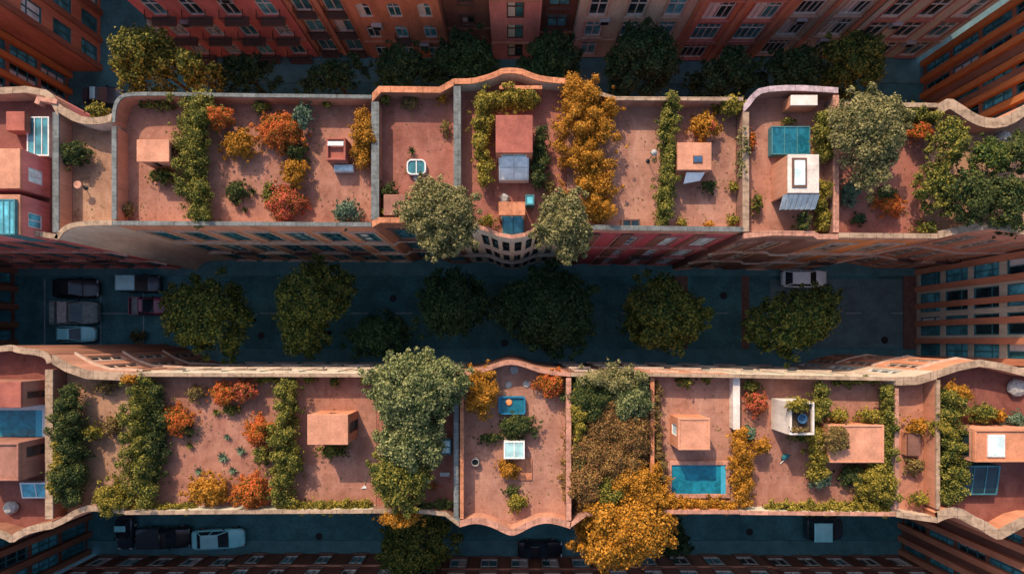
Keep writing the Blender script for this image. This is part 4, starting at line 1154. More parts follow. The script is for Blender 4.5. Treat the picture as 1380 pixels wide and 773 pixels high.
# U3 oval skylight
X, Y = at(561, 225, DZ+.3); lx, ly, lz = root_of(U3)
def rrect(w, h, r, n=6):
    pts = []
    for cx, cy, a0 in ((w-r,h-r,0),(-w+r,h-r,90),(-w+r,-h+r,180),(w-r,-h+r,270)):
        for i in range(n+1):
            a = math.radians(a0+90*i/n); pts.append((cx+r*math.cos(a), cy+r*math.sin(a)))
    return pts
def ring_prism(mb, w, h, r, t, z0, z1, mname):
    A = rrect(w, h, r); B = rrect(w-t, h-t, max(.02, r-t)); n = len(A); s = mb.slot(mname)
    k = len(mb.v)
    for z in (z0, z1):
        mb.v += [(x, y, z) for x, y in A]; mb.v += [(x, y, z) for x, y in B]
    for i in range(n):
        j = (i+1) % n
        for q in ((k+i,k+j,k+2*n+j,k+2*n+i),(k+n+j,k+n+i,k+3*n+i,k+3*n+j),(k+2*n+i,k+2*n+j,k+3*n+j,k+3*n+i)):
            mb.f.append(q); mb.m.append(s)
def disc_prism(mb, w, h, r, z0, z1, mname):
    A = rrect(w, h, r)
    mb.face([(x, y, z1) for x, y in A], mname)
    for i in range(len(A)):
        a, b = A[i-1], A[i]
        mb.face([(a[0],a[1],z0),(b[0],b[1],z0),(b[0],b[1],z1),(a[0],a[1],z1)], mname)
m = MB(); ring_prism(m, .62, .50, .32, .09, 0, .32, 'frame_white'); m.box(-.035, .035, -.42, .42, .20, .30, 'frame_white')
so = m.build('skylight', U3, label='rounded skylight with two teal panes'); so.location = (X-lx, Y-ly, DZ)
m = MB(); disc_prism(m, .54, .42, .25, 0.02, .25, 'glass_teal'); m.build('pane', so)
hut(U3, (517,262,546,290), 1.2, 'hut_red', 'hut_brown', 'small hut with teal glass door', feats=[('E',.15,.85,.02,.95,'frame_teal','glass_bright'),('S',.2,.8,.1,.9,'frame_teal','glass_teal')])
# U4
hut(U4, (668,155,718,206), 2.3, 'hut_orange', 'hut_red', 'red roofed hut above a glass lean-to', feats=[('S',.15,.85,.05,.9,'frame_white','glass_bright'),('E',.3,.7,.1,.8,'frame_brown','glass_dark')])
skylight(U4, (672,208,713,238), 1.5, 'frame_white', 'glass_milky', 2, 2, 'glass lean-to with cream frame', slope=0.8)
hut(U4, (672,272,708,290), 1.9, 'hut_orange', 'coping_orange', 'orange roofed porch with teal glazing', feats=[('S',.08,.92,.05,.92,'frame_white','glass_bright')])
skylight(U4, (677,292,706,316), 0.8, 'frame_teal', 'glass_bright', 2, 1, 'teal roof light behind the bay', slope=0.3)
skylight(U4, (708,262,720,276), 0.9, 'frame_teal', 'glass_bright', 1, 1)
m = MB(); a = at(673,112,H+.3); b = at(731,112,H+.3); m.box(a[0], b[0], a[1]-.22, a[1], DZ+.002, H-0.05, 'coping_orange'); world_child(m, 'garden_wall', U4)
# U5
hb = hut(U5, (913,192,959,229), 1.5, 'hut_pink', 'hut_pink', 'pink hut with a blue window in its roof', over=.04)
m = MB(); m.box(-.1, .48, -.42, .02, 1.501, 1.56, 'frame_brown'); m.box(-.06, .17, -.38, -.02, 1.5605, 1.575, 'glass_solar'); m.box(.21, .44, -.38, -.02, 1.5605, 1.575, 'glass_solar'); m.build('roof_window', hb)
m = MB(); m.hexa([(-.5,-1.55,.85),(.55,-1.35,.85),(.75,-.92,1.15),(-.42,-.92,1.15),(-.5,-1.55,.90),(.55,-1.35,.90),(.75,-.92,1.20),(-.42,-.92,1.20)], 'canvas_white'); m.build('awning', hb)
skylight(U5, (838,295,863,307), 0.5, 'frame_brown', 'glass_dark', 2, 1, 'low dark roof light with two panes')
# U6
skylight(U6, (1040,170,1092,208), 0.55, 'frame_teal', 'water_deep', 3, 1, 'teal glazed roof light', fw=0.07)
hb = hut(U6, (1062,208,1104,260), 2.3, 'hut_pink', 'hut_white', 'white topped hut with grey awning', over=.0, feats=[('S',.1,.42,.02,.9,'frame_brown','glass_dark')])
m = MB(); m.box(-.72, .18, -.85, .95, 2.301, 2.36, 'frame_brown'); m.box(-.58, .06, -.70, .80, 2.361, 2.375, 'glass_pale'); m.build('roof_window', hb)
m = MB(); n = 7
for i in range(n):
    x0 = -1.15+i*.32
    m.hexa([(x0,-2.05,1.55+.03*(i%2)),(x0+.30,-2.0,1.55),(x0+.30,-1.22,2.1),(x0,-1.22,2.1+.02*(i%2)),(x0,-2.05,1.60+.03*(i%2)),(x0+.30,-2.0,1.60),(x0+.30,-1.22,2.15),(x0,-1.22,2.15+.02*(i%2))], 'canvas_grey')
m.build('awning', hb)
hb = hut(U6, (1066,128,1102,142), 1.2, 'hut_orange', 'hut_white', 'pale slatted chimney cover', name='chimney')
# lower row
hut(L0, (-60,514,28,549), 2.3, 'hut_brown', 'hut_red', 'dull red roofed hut beside the turquoise pool', feats=[('E',.3,.6,.0,.85,'frame_brown','glass_dark')])
pool(L0, (-50,552,58,590), .34, 'frame_white', 'water_teal', 'turquoise plunge pool with white rim')
hb = hut(L0, (-60,596,27,647), 2.3, 'hut_brown', 'hut_brown', 'hut with a moulded brown roof', feats=[('E',.55,.85,.0,.85,'frame_brown','glass_dark')], parapet=.12)
skylight(L0, (26,650,66,672), 0.7, 'frame_white', 'glass_bright', 2, 1, 'turquoise roof light', slope=.2)
hut(L2, (414,558,469,599), 2.4, 'hut_orange', 'hut_pink', 'plain pink box hut', over=.05, feats=[('E',.3,.7,.0,.85,'frame_brown','glass_dark'),('N',.4,.6,.4,.7,'frame_brown','glass_dark')])
skylight(L3, (594,592,608,612), 0.6, 'frame_teal', 'glass_pale', 1, 2, 'small pale roof light by the grey wall')
skylight(L4, (679,594,707,617), 0.8, 'frame_white', 'glass_aqua', 2, 1, 'pale two pane roof light', slope=-.2)
m = MB(); a = at(692,646,DZ); b = at(717,617,DZ); m.box(a[0], b[0], a[1], b[1], DZ+.002, DZ+.10, 'coping_orange'); world_child(m, 'raised_floor', L4)
hb = hut(L6, (914,563,957,606), 2.0, 'hut_orange', 'hut_pink', 'orange hut with one pale window', feats=[('W',.25,.62,.2,.82,'frame_white','glass_pale')], over=.03, parapet=.05)
pool(L6, (905,626,978,665), .26, 'coping_pink', 'water_teal', 'rectangular teal pool with pink rim')
m = MB(); a = at(990,578,DZ+.9); b = at(997.5,509,DZ+.9); m.box(a[0], b[0], a[1], b[1], DZ+.002, DZ+.7, 'hut_white'); m.box(a[0]-.04, b[0]+.04, a[1]-.04, b[1]+.04, DZ+.701, DZ+.76, 'hut_white'); world_child(m, 'screen_wall', L6, label='white screen wall')
hb = hut(L7, (1062,541,1095,585), 2.3, 'hut_white', 'soil', 'white hut with planted roof', lip='hut_white', parapet=.25)
hut(L7, (1116,572,1191,623), 1.5, 'hut_orange', 'hut_pink', 'low pink hut overgrown at one corner', over=.04, feats=[('W',.3,.6,.05,.9,'frame_brown','glass_dark')], parapet=.06)
hut(L8, (1224,583,1241,614), 0.7, 'hut_pink', 'wall_umber', 'low dark roof hatch', name='roof_hatch')
hb = hut(L9, (1312,578,1480,622), 2.2, 'hut_pink', 'hut_orange', 'sand coloured rooftop room with pale window', feats=[('W',.1,.9,.05,.9,'frame_brown','glass_dark'),('S',.02,.98,.02,.95,'frame_brown','glass_dark')], parapet=.10)
m = MB(); x0, x1, y0, y1 = px_rect(1330, 585, 1353, 615, DZ+2.2); cx, cy = (px_rect(1312,578,1480,622,DZ+2.2)[0]+px_rect(1312,578,1480,622,DZ+2.2)[1])/2, (px_rect(1312,578,1480,622,DZ+2.2)[2]+px_rect(1312,578,1480,622,DZ+2.2)[3])/2
m.box(x0-cx, x1-cx, y0-cy, y1-cy, 2.201, 2.29, 'frame_white'); m.box(x0-cx+.1, x1-cx-.1, y0-cy+.1, y1-cy-.1, 2.291, 2.305, 'glass_pale'); m.build('roof_window', hb)
skylight(L9, (1297,627,1349,668), 0.9, 'frame_teal', 'glass_dark', 3, 1, 'dark glazed canopy', slope=.3)
# ================================================================== PLANTS
# --- upper row, house with the scooped parapet
bush(97, 207, 23, 19, 1.3, 'deep', 'dark round bush alone on the sand terrace with scooped parapet')
bush(131, 149, 17, 12, 1.5, 'lime', 'yellow tuft of shrub sitting in the scoop of the cream parapet')
# long roof with rounded grey corner
hedge([(262,134,32),(262,165,28),(258,195,23),(258,225,22),(262,255,24),(270,296,17)], 1.9, 'green', 'tall green hedge crossing the long roof with rounded grey corner')
bush(297, 158, 18, 16, 1.9, 'orange', 'orange shrub growing out of the tall green hedge')
bush(321, 194, 23, 21, 1.3, 'gold', 'golden bush between the tall green hedge and the red topped bushes')
bush(216, 236, 21, 11, 0.9, 'green', 'low green bush under the edge of the plain pink hut')
bush(318, 257, 16, 15, 0.9, 'deep', 'round dark green bush in the middle of the long upper roof')
agave(341, 258, 8, 'small dark rosette just beside the round dark green bush', 'deep')
agave(330, 283, 7, 'small dark rosette below the round dark green bush', 'deep')
bush(377, 176, 32, 25, 1.6, 'orange', 'wide orange bush beside the pale green upright shrub')
bush(407, 156, 13, 24, 1.5, 'blue', 'pale green upright shrub between the orange bush and the metal coping')
bush(399, 205, 18, 13, 1.0, 'deep', 'dark green bush tucked under the wide orange bush')
bush(397, 232, 19, 21, 1.4, 'gold', 'yellow round bush above the red topped bush')
bush(383, 272, 25, 25, 1.4, 'ember', 'red topped round bush near the metal rail')
bush(363, 262, 11, 20, 0.7, 'green', 'low green tuft at the foot of the red topped bush')
bush(467, 287, 20, 17, 1.2, 'blue', 'round blue green bush close to the metal rail')
hedge([(488,155,15),(491,185,19),(490,212,18)], 1.5, 'gold', 'yellow hedge against the grey party wall')
bush(172, 282, 7, 12, 0.7, 'dry', 'dry brownish tuft in the corner by the dark metal coping')
hedge([(190,141,5),(232,142,5)], 0.7, 'green', 'thin green creeper along the rounded corner parapet')
bush(351, 144, 12, 9, 0.9, 'green', 'small green shrub against the upper parapet above the wide orange bush')
bush(440, 140, 9, 6, 0.7, 'lime', 'small yellow green tuft under the upper parapet near the roof hatch')
# oval skylight roof
bush(519, 133, 9, 8, 0.8, 'green', 'small green shrub in the upper corner of the oval skylight roof')
bush(553, 138, 13, 12, 0.6, 'dry', 'dry round plant in the shade above the oval skylight')
bush(596, 132, 8, 9, 0.7, 'gold', 'small yellow shrub in the corner by the orange coping')
bush(600, 171, 7, 12, 0.6, 'dry', 'dry straggly plant at the grey wall beside the oval skylight')
agave(555, 203, 8, 'dark spiky plant just above the oval skylight', 'deep', h=.6)
bush(522, 258, 12, 14, 1.0, 'deep', 'dark bush behind the small hut with the teal door')
bush(524, 287, 14, 10, 1.2, 'lime', 'yellow shrub in front of the small hut with the teal door')
# middle house
hedge([(652,244,11),(650,205,13),(649,165,16),(652,137,18),(690,132,17),(722,134,11)], 1.7, 'lime', 'yellow hedge bent round the red roofed hut')
hedge([(728,178,10),(728,215,12),(723,247,12)], 1.5, 'deep', 'dark green hedge on the shaded side of the red roofed hut')
bush(656, 298, 16, 9, 1.0, 'lime', 'yellow bush at the rounded bay parapet')
hedge([(776,116,26),(792,138,40),(792,175,41),(794,215,41),(800,250,34),(806,290,22)], 2.1, 'gold', 'great golden hedge spilling over the orange coping')
bush(740, 250, 9, 14, 0.8, 'dry', 'dry tuft between the golden hedge and the spotted pale tree')
# pink hut roof
hedge([(903,134,14),(902,170,14),(902,205,15),(901,240,15),(896,275,13),(893,298,12)], 1.7, 'green', 'narrow green hedge across the flat rose deck')
bush(951, 169, 21, 19, 1.3, 'gold', 'golden bush above the hut with the blue window')
bush(958, 172, 8, 8, 1.6, 'ember', 'red flowering shrub inside the golden bush above the blue window hut')
bush(986, 143, 20, 16, 1.3, 'lime', 'yellow green bush in the corner under the lilac parapet')
hedge([(1003,175,6),(1002,205,6),(1000,235,6)], 1.5, 'olive', 'thin pale creeper along the cream wall')
bush(955, 250, 12, 10, 0.7, 'deep', 'small dark palm like bush below the blue window hut')
bush(989, 252, 9, 8, 0.7, 'lime', 'small yellow green shrub at the foot of the cream wall')
bush(919, 300, 8, 8, 0.8, 'lime', 'small yellow shrub beside the end of the narrow green hedge')
bush(955, 303, 9, 6, 0.7, 'gold', 'small golden tuft on the grey coping edge')
bush(988, 297, 9, 10, 0.9, 'lime', 'yellow green shrub where the cream wall meets the grey coping')
# white hut roof
hedge([(1112,155,12),(1108,180,15),(1112,208,14)], 1.7, 'green', 'green hedge beside the teal roof light')
hedge([(1107,246,8),(1110,275,11),(1113,303,13)], 1.5, 'lime', 'yellow green hedge beside the grey awning')
bush(1021, 273, 9, 15, 0.9, 'green', 'green shrub in the corner by the cream wall of the white hut roof')
bush(1013, 190, 7, 14, 0.7, 'orange', 'small orange shrub next to the teal roof light')
hedge([(1083,288,8),(1083,308,8)], 1.5, 'deep', 'dark ivy under the grey awning')
bush(1062, 163, 12, 5, 0.6, 'green', 'low green tuft on the upper edge of the teal roof light')
# overgrown roofs
tree(1172, 180, 54, 58, DZ+1.2, DZ+4.2, 'olive', 'pale grey green tree on the roof with the orange front', base=DZ, leaf=.135, name='roof_tree', group='trees growing on the roofs', n=22, trunk_r=.1)
bush(1147, 258, 15, 18, 1.0, 'blue', 'blue green bush at the foot of the pale grey green tree')
bush(1158, 295, 10, 9, 0.6, 'night', 'small round black green bush near the cream south coping')
bush(1201, 276, 20, 17, 1.1, 'orange', 'orange bush in the middle of the overgrown red roof')
bush(1195, 262, 17, 12, 1.0, 'deep', 'dark bush behind the orange bush of the overgrown red roof')
bush(1241, 178, 19, 13, 1.5, 'orange', 'orange shrub among dark trees near the thin cream coping')
hedge([(1216,155,13),(1240,155,15),(1258,160,13)], 1.7, 'green', 'green hedge under the thin cream coping')
tree(1279, 192, 25, 36, DZ+.6, DZ+3.0, 'green', 'narrow green rooftop tree beside the wavy sand parapet', base=DZ, leaf=.13, name='roof_tree', group='trees growing on the roofs', n=16, trunk_r=.08)
tree(1262, 250, 28, 34, DZ+.6, DZ+2.6, 'green', 'green rooftop tree nearest the orange bush of the overgrown roof', base=DZ, leaf=.13, name='roof_tree', group='trees growing on the roofs', n=16, trunk_r=.08)
tree(1304, 262, 32, 38, DZ+.6, DZ+3.4, 'deep', 'broad dark green rooftop tree over the cream coping of the corner house', base=DZ, leaf=.13, name='roof_tree', group='trees growing on the roofs', n=16, trunk_r=.08)
tree(1356, 268, 32, 40, DZ+.6, DZ+2.8, 'deep', 'darkest rooftop tree at the corner house', base=DZ, leaf=.13, name='roof_tree', group='trees growing on the roofs', n=16, trunk_r=.08)
tree(1336, 212, 30, 26, DZ+.6, DZ+2.2, 'street', 'olive rooftop tree below the wavy sand parapet of the corner house', base=DZ, leaf=.13, name='roof_tree', group='trees growing on the roofs', n=16, trunk_r=.08)
tree(1378, 205, 24, 30, DZ+.6, DZ+2.4, 'deep', 'dark rooftop tree next to the pale round boulder', base=DZ, leaf=.13, name='roof_tree', group='trees growing on the roofs', n=16, trunk_r=.08)
bush(1332, 268, 14, 16, 2.0, 'lime', 'yellow green bush between the two dark rooftop trees of the corner house')
bush(1252, 308, 17, 12, 1.2, 'green', 'small green bush on the cream coping below the broad dark tree')
bush(1363, 305, 20, 15, 1.3, 'deep', 'dark bush hanging over the wavy corner coping')
# pale trees at the edge over the middle street
tree(592, 290, 49, 56, DZ+.9, DZ+4.0, 'olive', 'pale spotted tree hanging over the street from the oval skylight roof', base=DZ, leaf=.128, name='roof_tree', group='trees growing on the roofs', n=26, trunk_r=.1)
tree(760, 303, 40, 46, DZ+.9, DZ+3.6, 'olive', 'pale spotted tree between the rounded bay and the golden hedge', base=DZ, leaf=.128, name='roof_tree', group='trees growing on the roofs', n=22, trunk_r=.1)

# --- lower row
hedge([(92,525,14),(90,560,20),(90,600,25),(90,640,24),(92,672,20)], 2.0, 'deep', 'broad dark hedge between the turquoise pool and the sand terrace')
hedge([(78,600,9),(76,640,10),(74,665,8)], 2.2, 'lime', 'yellow green strip along the edge of the broad dark hedge')
bush(125, 582, 14, 12, 1.2, 'lime', 'yellow green bush at the edge of the sand terrace beside the broad dark hedge')
bush(140, 521, 18, 9, 0.8, 'dry', 'dry sparse shrub in the shade of the sand terrace parapet')
bush(150, 573, 14, 14, 0.8, 'dry', 'dry ochre shrub at the middle of the sand terrace')
hedge([(190,515,18),(186,550,17),(184,590,22),(186,630,24),(190,672,20)], 2.1, 'green', 'tall green hedge separating the sand terrace from the long red deck')
hedge([(204,525,18),(205,560,20),(206,600,20),(206,640,18)], 1.4, 'deep', 'dark undergrowth on the shaded side of the tall green hedge')
bush(151, 671, 24, 24, 1.8, 'lime', 'yellow bush leaning over the parapet at the foot of the sand terrace')
bush(178, 511, 12, 9, 2.0, 'gold', 'golden shrub topping the tall green hedge at the cream parapet')
bush(236, 566, 28, 20, 1.1, 'orange', 'flat orange bush standing alone on the long red deck')
bush(250, 580, 14, 9, 0.7, 'deep', 'small dark bush under the flat orange bush')
bush(262, 530, 12, 12, 0.9, 'dry', 'brown green round bush near the upper parapet of the long red deck')
bush(301, 532, 21, 17, 1.3, 'orange', 'orange bush, paler of the pair near the upper parapet')
bush(329, 526, 20, 15, 1.4, 'ember', 'orange bush with red tips, redder of the pair near the upper parapet')
bush(310, 552, 12, 9, 0.6, 'green', 'low green tuft under the pair of orange bushes')
for x, y, r, l in ((291,555,8,'small rosette closest under the pair of orange bushes'), (306,588,7,'small rosette between the flat orange bush and the hedge column'),
                   (300,616,11,'largest rosette on the long red deck'), (324,607,10,'rosette closest to the orange bush beside the hedge column'),
                   (313,633,9,'rosette closest above the orange bushes at the lower parapet'), (256,600,8,'dark rosette in the shadow of the flat orange bush'), (268,634,9,'pale rosette by the scrape marks near the lower parapet')):
    agave(x, y, r, l, 'blue' if r != 8 else 'green')
bush(350, 581, 22, 22, 1.5, 'orange', 'orange bush leaning on the hedge column of the long red deck')
bush(352, 614, 12, 14, 1.1, 'green', 'green bush below the orange bush leaning on the hedge column')
hedge([(386,516,16),(386,545,16),(383,580,20),(382,615,22),(380,650,20),(378,675,14)], 1.8, 'green', 'green hedge column between the orange bushes and the plain box hut')
bush(279, 662, 30, 21, 1.5, 'gold', 'golden bush at the lower parapet of the long red deck')
bush(336, 663, 31, 23, 1.6, 'orange', 'large orange bush at the lower parapet of the long red deck')
hedge([(182,684,5),(225,684,7),(258,683,7)], 1.0, 'lime', 'yellow green border along the lower parapet beside the sand terrace')
hedge([(375,683,7),(430,682,8),(498,681,9)], 1.1, 'lime', 'yellow border along the lower parapet below the plain box hut')
hedge([(348,512,5),(372,511,5)], 0.7, 'lime', 'small yellow border under the upper parapet beside the hedge column')
bush(447, 607, 22, 11, 0.9, 'green', 'bright green bush at the foot of the plain box hut')
bush(417, 511, 9, 7, 0.7, 'green', 'small green tuft under the parapet above the plain box hut, nearer the hedge')
bush(450, 514, 9, 8, 0.8, 'green', 'small green tuft under the parapet above the plain box hut, nearer the big tree')
bush(492, 512, 9, 8, 0.9, 'lime', 'small yellow green tuft at the parapet next to the big tree')
# big tree house
tree(550, 528, 56, 54, DZ+1.0, DZ+4.6, 'sage', 'largest pale green rooftop tree next to the plain box hut', base=DZ, leaf=.13, name='roof_tree', group='trees growing on the roofs', n=28, trunk_r=.12)
tree(594, 515, 36, 42, DZ+1.0, DZ+4.2, 'sage', 'pale green tree between the largest rooftop tree and the orange shrub', base=DZ, leaf=.13, name='roof_tree', group='trees growing on the roofs', n=20, trunk_r=.1)
tree(556, 590, 52, 48, DZ+.8, DZ+3.8, 'sage', 'wide pale tree just below the largest rooftop tree', base=DZ, leaf=.13, name='roof_tree', group='trees growing on the roofs', n=20, trunk_r=.1)
tree(538, 646, 42, 42, DZ+.8, DZ+3.3, 'green', 'darker green tree lowest in the thicket beside the plain box hut', base=DZ, leaf=.13, name='roof_tree', group='trees growing on the roofs', n=18, trunk_r=.1)
bush(573, 600, 20, 20, 1.4, 'deep', 'dark shrub under the thicket of rooftop trees')
bush(540, 698, 34, 14, 1.9, 'gold', 'golden bush hanging over the lower street from the thicket')
hedge([(566,682,7),(608,680,7)], 0.9, 'deep', 'dark border along the lower parapet beside the grey wall')
bush(584, 655, 9, 6, 0.4, 'ember', 'small red flowering tuft in the shade of the rooftop thicket')
# middle house lower row
bush(648, 528, 22, 36, 2.0, 'gold', 'tall golden orange shrub between the big trees and the blue tub')
bush(743, 517, 22, 19, 1.5, 'orange', 'orange red bush in the corner beside the russet thicket')
bush(697, 574, 28, 18, 1.2, 'deep', 'dark green bush between the blue tub and the pale roof light')
bush(686, 632, 17, 14, 1.1, 'gold', 'yellow bush below the pale roof light')
bush(697, 676, 14, 15, 0.9, 'lime', 'pale yellow tuft near the bowed pink parapet')
bush(690, 662, 12, 9, 0.6, 'deep', 'dark tuft just above the pale yellow tuft by the bowed parapet')
bush(662, 590, 22, 9, 0.6, 'deep', 'low dark creeper between the black bucket and the dark green bush')
# thicket roof
hedge([(785,512,15),(825,508,20),(865,512,14)], 2.2, 'olive', 'pale green shrubs along the top of the russet thicket')
bush(795, 540, 32, 32, 2.0, 'deep', 'dark green shrub in the upper corner of the russet thicket')
bush(850, 540, 32, 32, 2.1, 'sage', 'green shrub at the thicket edge next to the pool house')
bush(780, 560, 15, 45, 1.8, 'lime', 'yellow shrub along the pink party wall of the thicket')
bush(820, 568, 42, 37, 1.7, 'russet', 'russet shrub in the middle of the thicket')
bush(853, 585, 32, 42, 1.8, 'russet', 'brownish shrub of the thicket beside the thin orange wall')
bush(800, 605, 37, 35, 1.6, 'russet', 'russet shrub with bare twigs in the lower thicket')
bush(830, 625, 40, 32, 1.7, 'russet', 'dusky red shrub in the lower thicket')
bush(790, 650, 30, 40, 1.8, 'russet', 'brown green shrub in the lower corner of the thicket')
bush(783, 612, 16, 50, 1.3, 'deep', 'dark shrub along the pink wall below the yellow one')
bush(858, 655, 38, 34, 1.9, 'gold', 'golden shrub of the thicket above the golden street tree')
bush(876, 672, 34, 19, 1.8, 'gold', 'golden shrub reaching over the lower parapet beside the teal pool')
bush(812, 688, 30, 15, 2.0, 'gold', 'golden shrub at the thicket parapet joining the great golden tree')
bush(820, 665, 32, 27, 1.7, 'green', 'green shrub at the bottom of the thicket')
hedge([(886,515,4),(886,560,5),(888,600,6),(893,645,9)], 0.9, 'dry', 'dry creeper along the thin orange wall of the pool house')
# pool house
bush(925, 515, 13, 9, 1.0, 'green', 'green bush at the parapet above the orange hut')
bush(951, 511, 9, 7, 0.8, 'lime', 'small yellow green tuft at the parapet between the green bush and the white screen wall')
hedge([(998,585,13),(1000,620,15),(1002,650,15),(1003,678,14)], 1.7, 'gold', 'golden hedge along the side of the teal pool')
hedge([(905,681,9),(945,681,9),(990,682,9)], 1.1, 'gold', 'low golden border between the teal pool and the lower street')
bush(1024, 601, 18, 12, 1.5, 'gold', 'golden bush reaching from the pool hedge towards the white hut')
# two hut roof
bush(1020, 543, 15, 20, 1.1, 'ember', 'red and pink flowering bush beside the white screen wall')
bush(1012, 520, 14, 9, 0.8, 'green', 'green tuft at the parapet above the red flowering bush')
bush(1010, 583, 11, 12, 1.1, 'blue', 'pale green shrub below the red flowering bush')
bush(1077, 545, 17, 11, 0.8, 'lime', 'grassy yellow planting on the roof of the white hut', z=DZ+2.3)
bush(1078, 579, 14, 5, 0.5, 'dry', 'dry grass on the lower edge of the white hut roof', z=DZ+2.3)
bush(1078, 590, 14, 6, 0.7, 'green', 'green tuft at the foot of the white hut')
hedge([(1106,520,10),(1107,542,11),(1102,566,11)], 1.6, 'green', 'green bushy hedge between the white hut and the pink hut, upper end')
hedge([(1102,580,13),(1104,610,14),(1104,640,13)], 1.7, 'lime', 'yellow green bushy hedge between the white hut and the pink hut, lower end')
bush(1107, 645, 15, 14, 1.2, 'blue', 'round pale green bush at the lower end of the bushy hedge')
bush(1130, 560, 17, 12, 1.2, 'lime', 'yellow bush above the overgrown corner of the pink hut')
bush(1172, 561, 18, 12, 1.2, 'lime', 'yellow bush above the plain corner of the pink hut')
bush(1129, 590, 19, 20, 0.8, 'dry', 'ochre creeper covering a corner of the pink hut roof', z=DZ+1.5)
hedge([(1197,522,9),(1198,560,10),(1197,600,10),(1198,640,11),(1198,675,10)], 1.6, 'green', 'green hedge along the edge of the pink tiled terrace')
bush(1184, 650, 25, 30, 1.9, 'lime', 'big golden green bush below the pink hut')
bush(1150, 640, 19, 17, 1.0, 'deep', 'dark green bush in the shadow of the pink hut')
hedge([(1035,683,7),(1090,683,8),(1150,684,9),(1195,685,9)], 1.1, 'lime', 'long yellow border along the lower parapet below the two huts')
hedge([(1125,515,5),(1155,514,5),(1180,513,5)], 0.7, 'green', 'thin green border under the parapet above the pink hut')
# tiled terrace and far corner
bush(1236, 575, 16, 13, 1.3, 'gold', 'ochre bush on the pink tiled terrace above the dark hatch')
bush(1234, 627, 15, 13, 0.9, 'dry', 'dry grey green plant on the pink tiled terrace below the dark hatch')
bush(1240, 672, 18, 9, 0.9, 'lime', 'yellow green tuft at the foot of the pink tiled terrace')
hedge([(1284,530,19),(1283,560,18),(1286,600,20),(1287,635,17),(1280,672,12)], 1.9, 'green', 'tall green hedge between the tiled terrace and the glazed rooftop room')
bush(1268, 575, 13, 13, 1.9, 'lime', 'yellow bush leaning from the tall hedge over the tiled terrace')
bush(1290, 530, 19, 17, 2.1, 'gold', 'golden topped shrub at the head of the tall hedge near the rippling parapet')
bush(1326, 557, 22, 14, 1.3, 'green', 'green bush behind the glazed rooftop room')
bush(1346, 560, 9, 12, 1.2, 'gold', 'small rusty shrub between two green bushes behind the rooftop room')
bush(1368, 566, 18, 12, 1.1, 'blue', 'pale green bush behind the rooftop room next to the frame edge')

# --- trees in the streets (crowns in the shade of the rows)
GS = 'street trees of the middle street'
tree(276, 426, 58, 53, 5.0, 11.2, 'street', 'round olive green street tree beside the maroon car', leaf=.18, group=GS, n=24)
tree(420, 396, 52, 46, 4.5, 11.2, 'street', 'loose street tree below the long roof with the orange bushes', leaf=.18, group=GS, n=20)
tree(408, 447, 34, 36, 4.0, 9.0, 'street', 'small olive street tree just below the loose one', leaf=.175, group=GS, n=14)
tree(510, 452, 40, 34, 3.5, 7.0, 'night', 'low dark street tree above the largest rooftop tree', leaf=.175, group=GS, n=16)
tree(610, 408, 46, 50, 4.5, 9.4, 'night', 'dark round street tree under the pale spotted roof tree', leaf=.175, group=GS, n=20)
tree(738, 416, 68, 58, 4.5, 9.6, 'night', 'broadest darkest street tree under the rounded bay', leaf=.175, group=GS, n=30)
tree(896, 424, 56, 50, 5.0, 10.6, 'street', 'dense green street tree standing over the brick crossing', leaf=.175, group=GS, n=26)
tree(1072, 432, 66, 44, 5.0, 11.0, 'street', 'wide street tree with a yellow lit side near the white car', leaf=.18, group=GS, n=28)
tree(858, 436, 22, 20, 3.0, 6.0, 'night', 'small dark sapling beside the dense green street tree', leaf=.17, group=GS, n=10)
bush(184, 453, 9, 9, 1.0, 'olive', 'small round pale bush beside the parking bays', group='shrubs in the street', z=0.0, leaf=.2)
GU = 'street trees of the upper street'
tree(200, 82, 56, 42, 7.0, 13.2, 'green', 'yellow green tree at the corner of the side street', leaf=.18, group=GU, n=24)
tree(268, 98, 26, 26, 7.0, 12.8, 'green', 'smaller green tree touching the long roof beside the yellow green one', leaf=.175, group=GU, n=14)
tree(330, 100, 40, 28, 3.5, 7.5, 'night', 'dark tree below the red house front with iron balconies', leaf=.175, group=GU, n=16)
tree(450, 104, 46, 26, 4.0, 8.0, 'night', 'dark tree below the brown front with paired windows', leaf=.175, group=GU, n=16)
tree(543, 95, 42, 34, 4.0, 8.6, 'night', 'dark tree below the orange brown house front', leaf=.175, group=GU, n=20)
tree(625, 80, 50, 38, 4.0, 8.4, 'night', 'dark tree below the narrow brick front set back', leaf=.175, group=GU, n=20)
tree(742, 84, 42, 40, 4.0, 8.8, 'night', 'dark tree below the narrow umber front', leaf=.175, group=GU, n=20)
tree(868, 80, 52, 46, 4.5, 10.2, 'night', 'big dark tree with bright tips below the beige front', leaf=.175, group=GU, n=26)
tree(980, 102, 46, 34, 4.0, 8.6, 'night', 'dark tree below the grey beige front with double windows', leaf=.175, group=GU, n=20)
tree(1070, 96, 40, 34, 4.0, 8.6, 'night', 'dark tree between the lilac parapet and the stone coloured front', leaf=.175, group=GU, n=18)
tree(1146, 86, 46, 42, 4.5, 10.0, 'street', 'green tree above the pale grey green rooftop tree', leaf=.175, group=GU, n=22)
GB = 'street trees of the lower street'
tree(560, 735, 54, 44, 4.0, 8.4, 'street', 'dark round tree in the lower street below the thicket', leaf=.175, group=GB, n=24)
tree(838, 706, 62, 60, 10.5, 18.6, 'gold', 'great golden tree rising from the lower street against the thicket roof', leaf=.17, group=GB, n=34)
tree(905, 728, 30, 26, 3.0, 6.5, 'night', 'small black green tree beside the great golden tree', leaf=.17, group=GB, n=12)

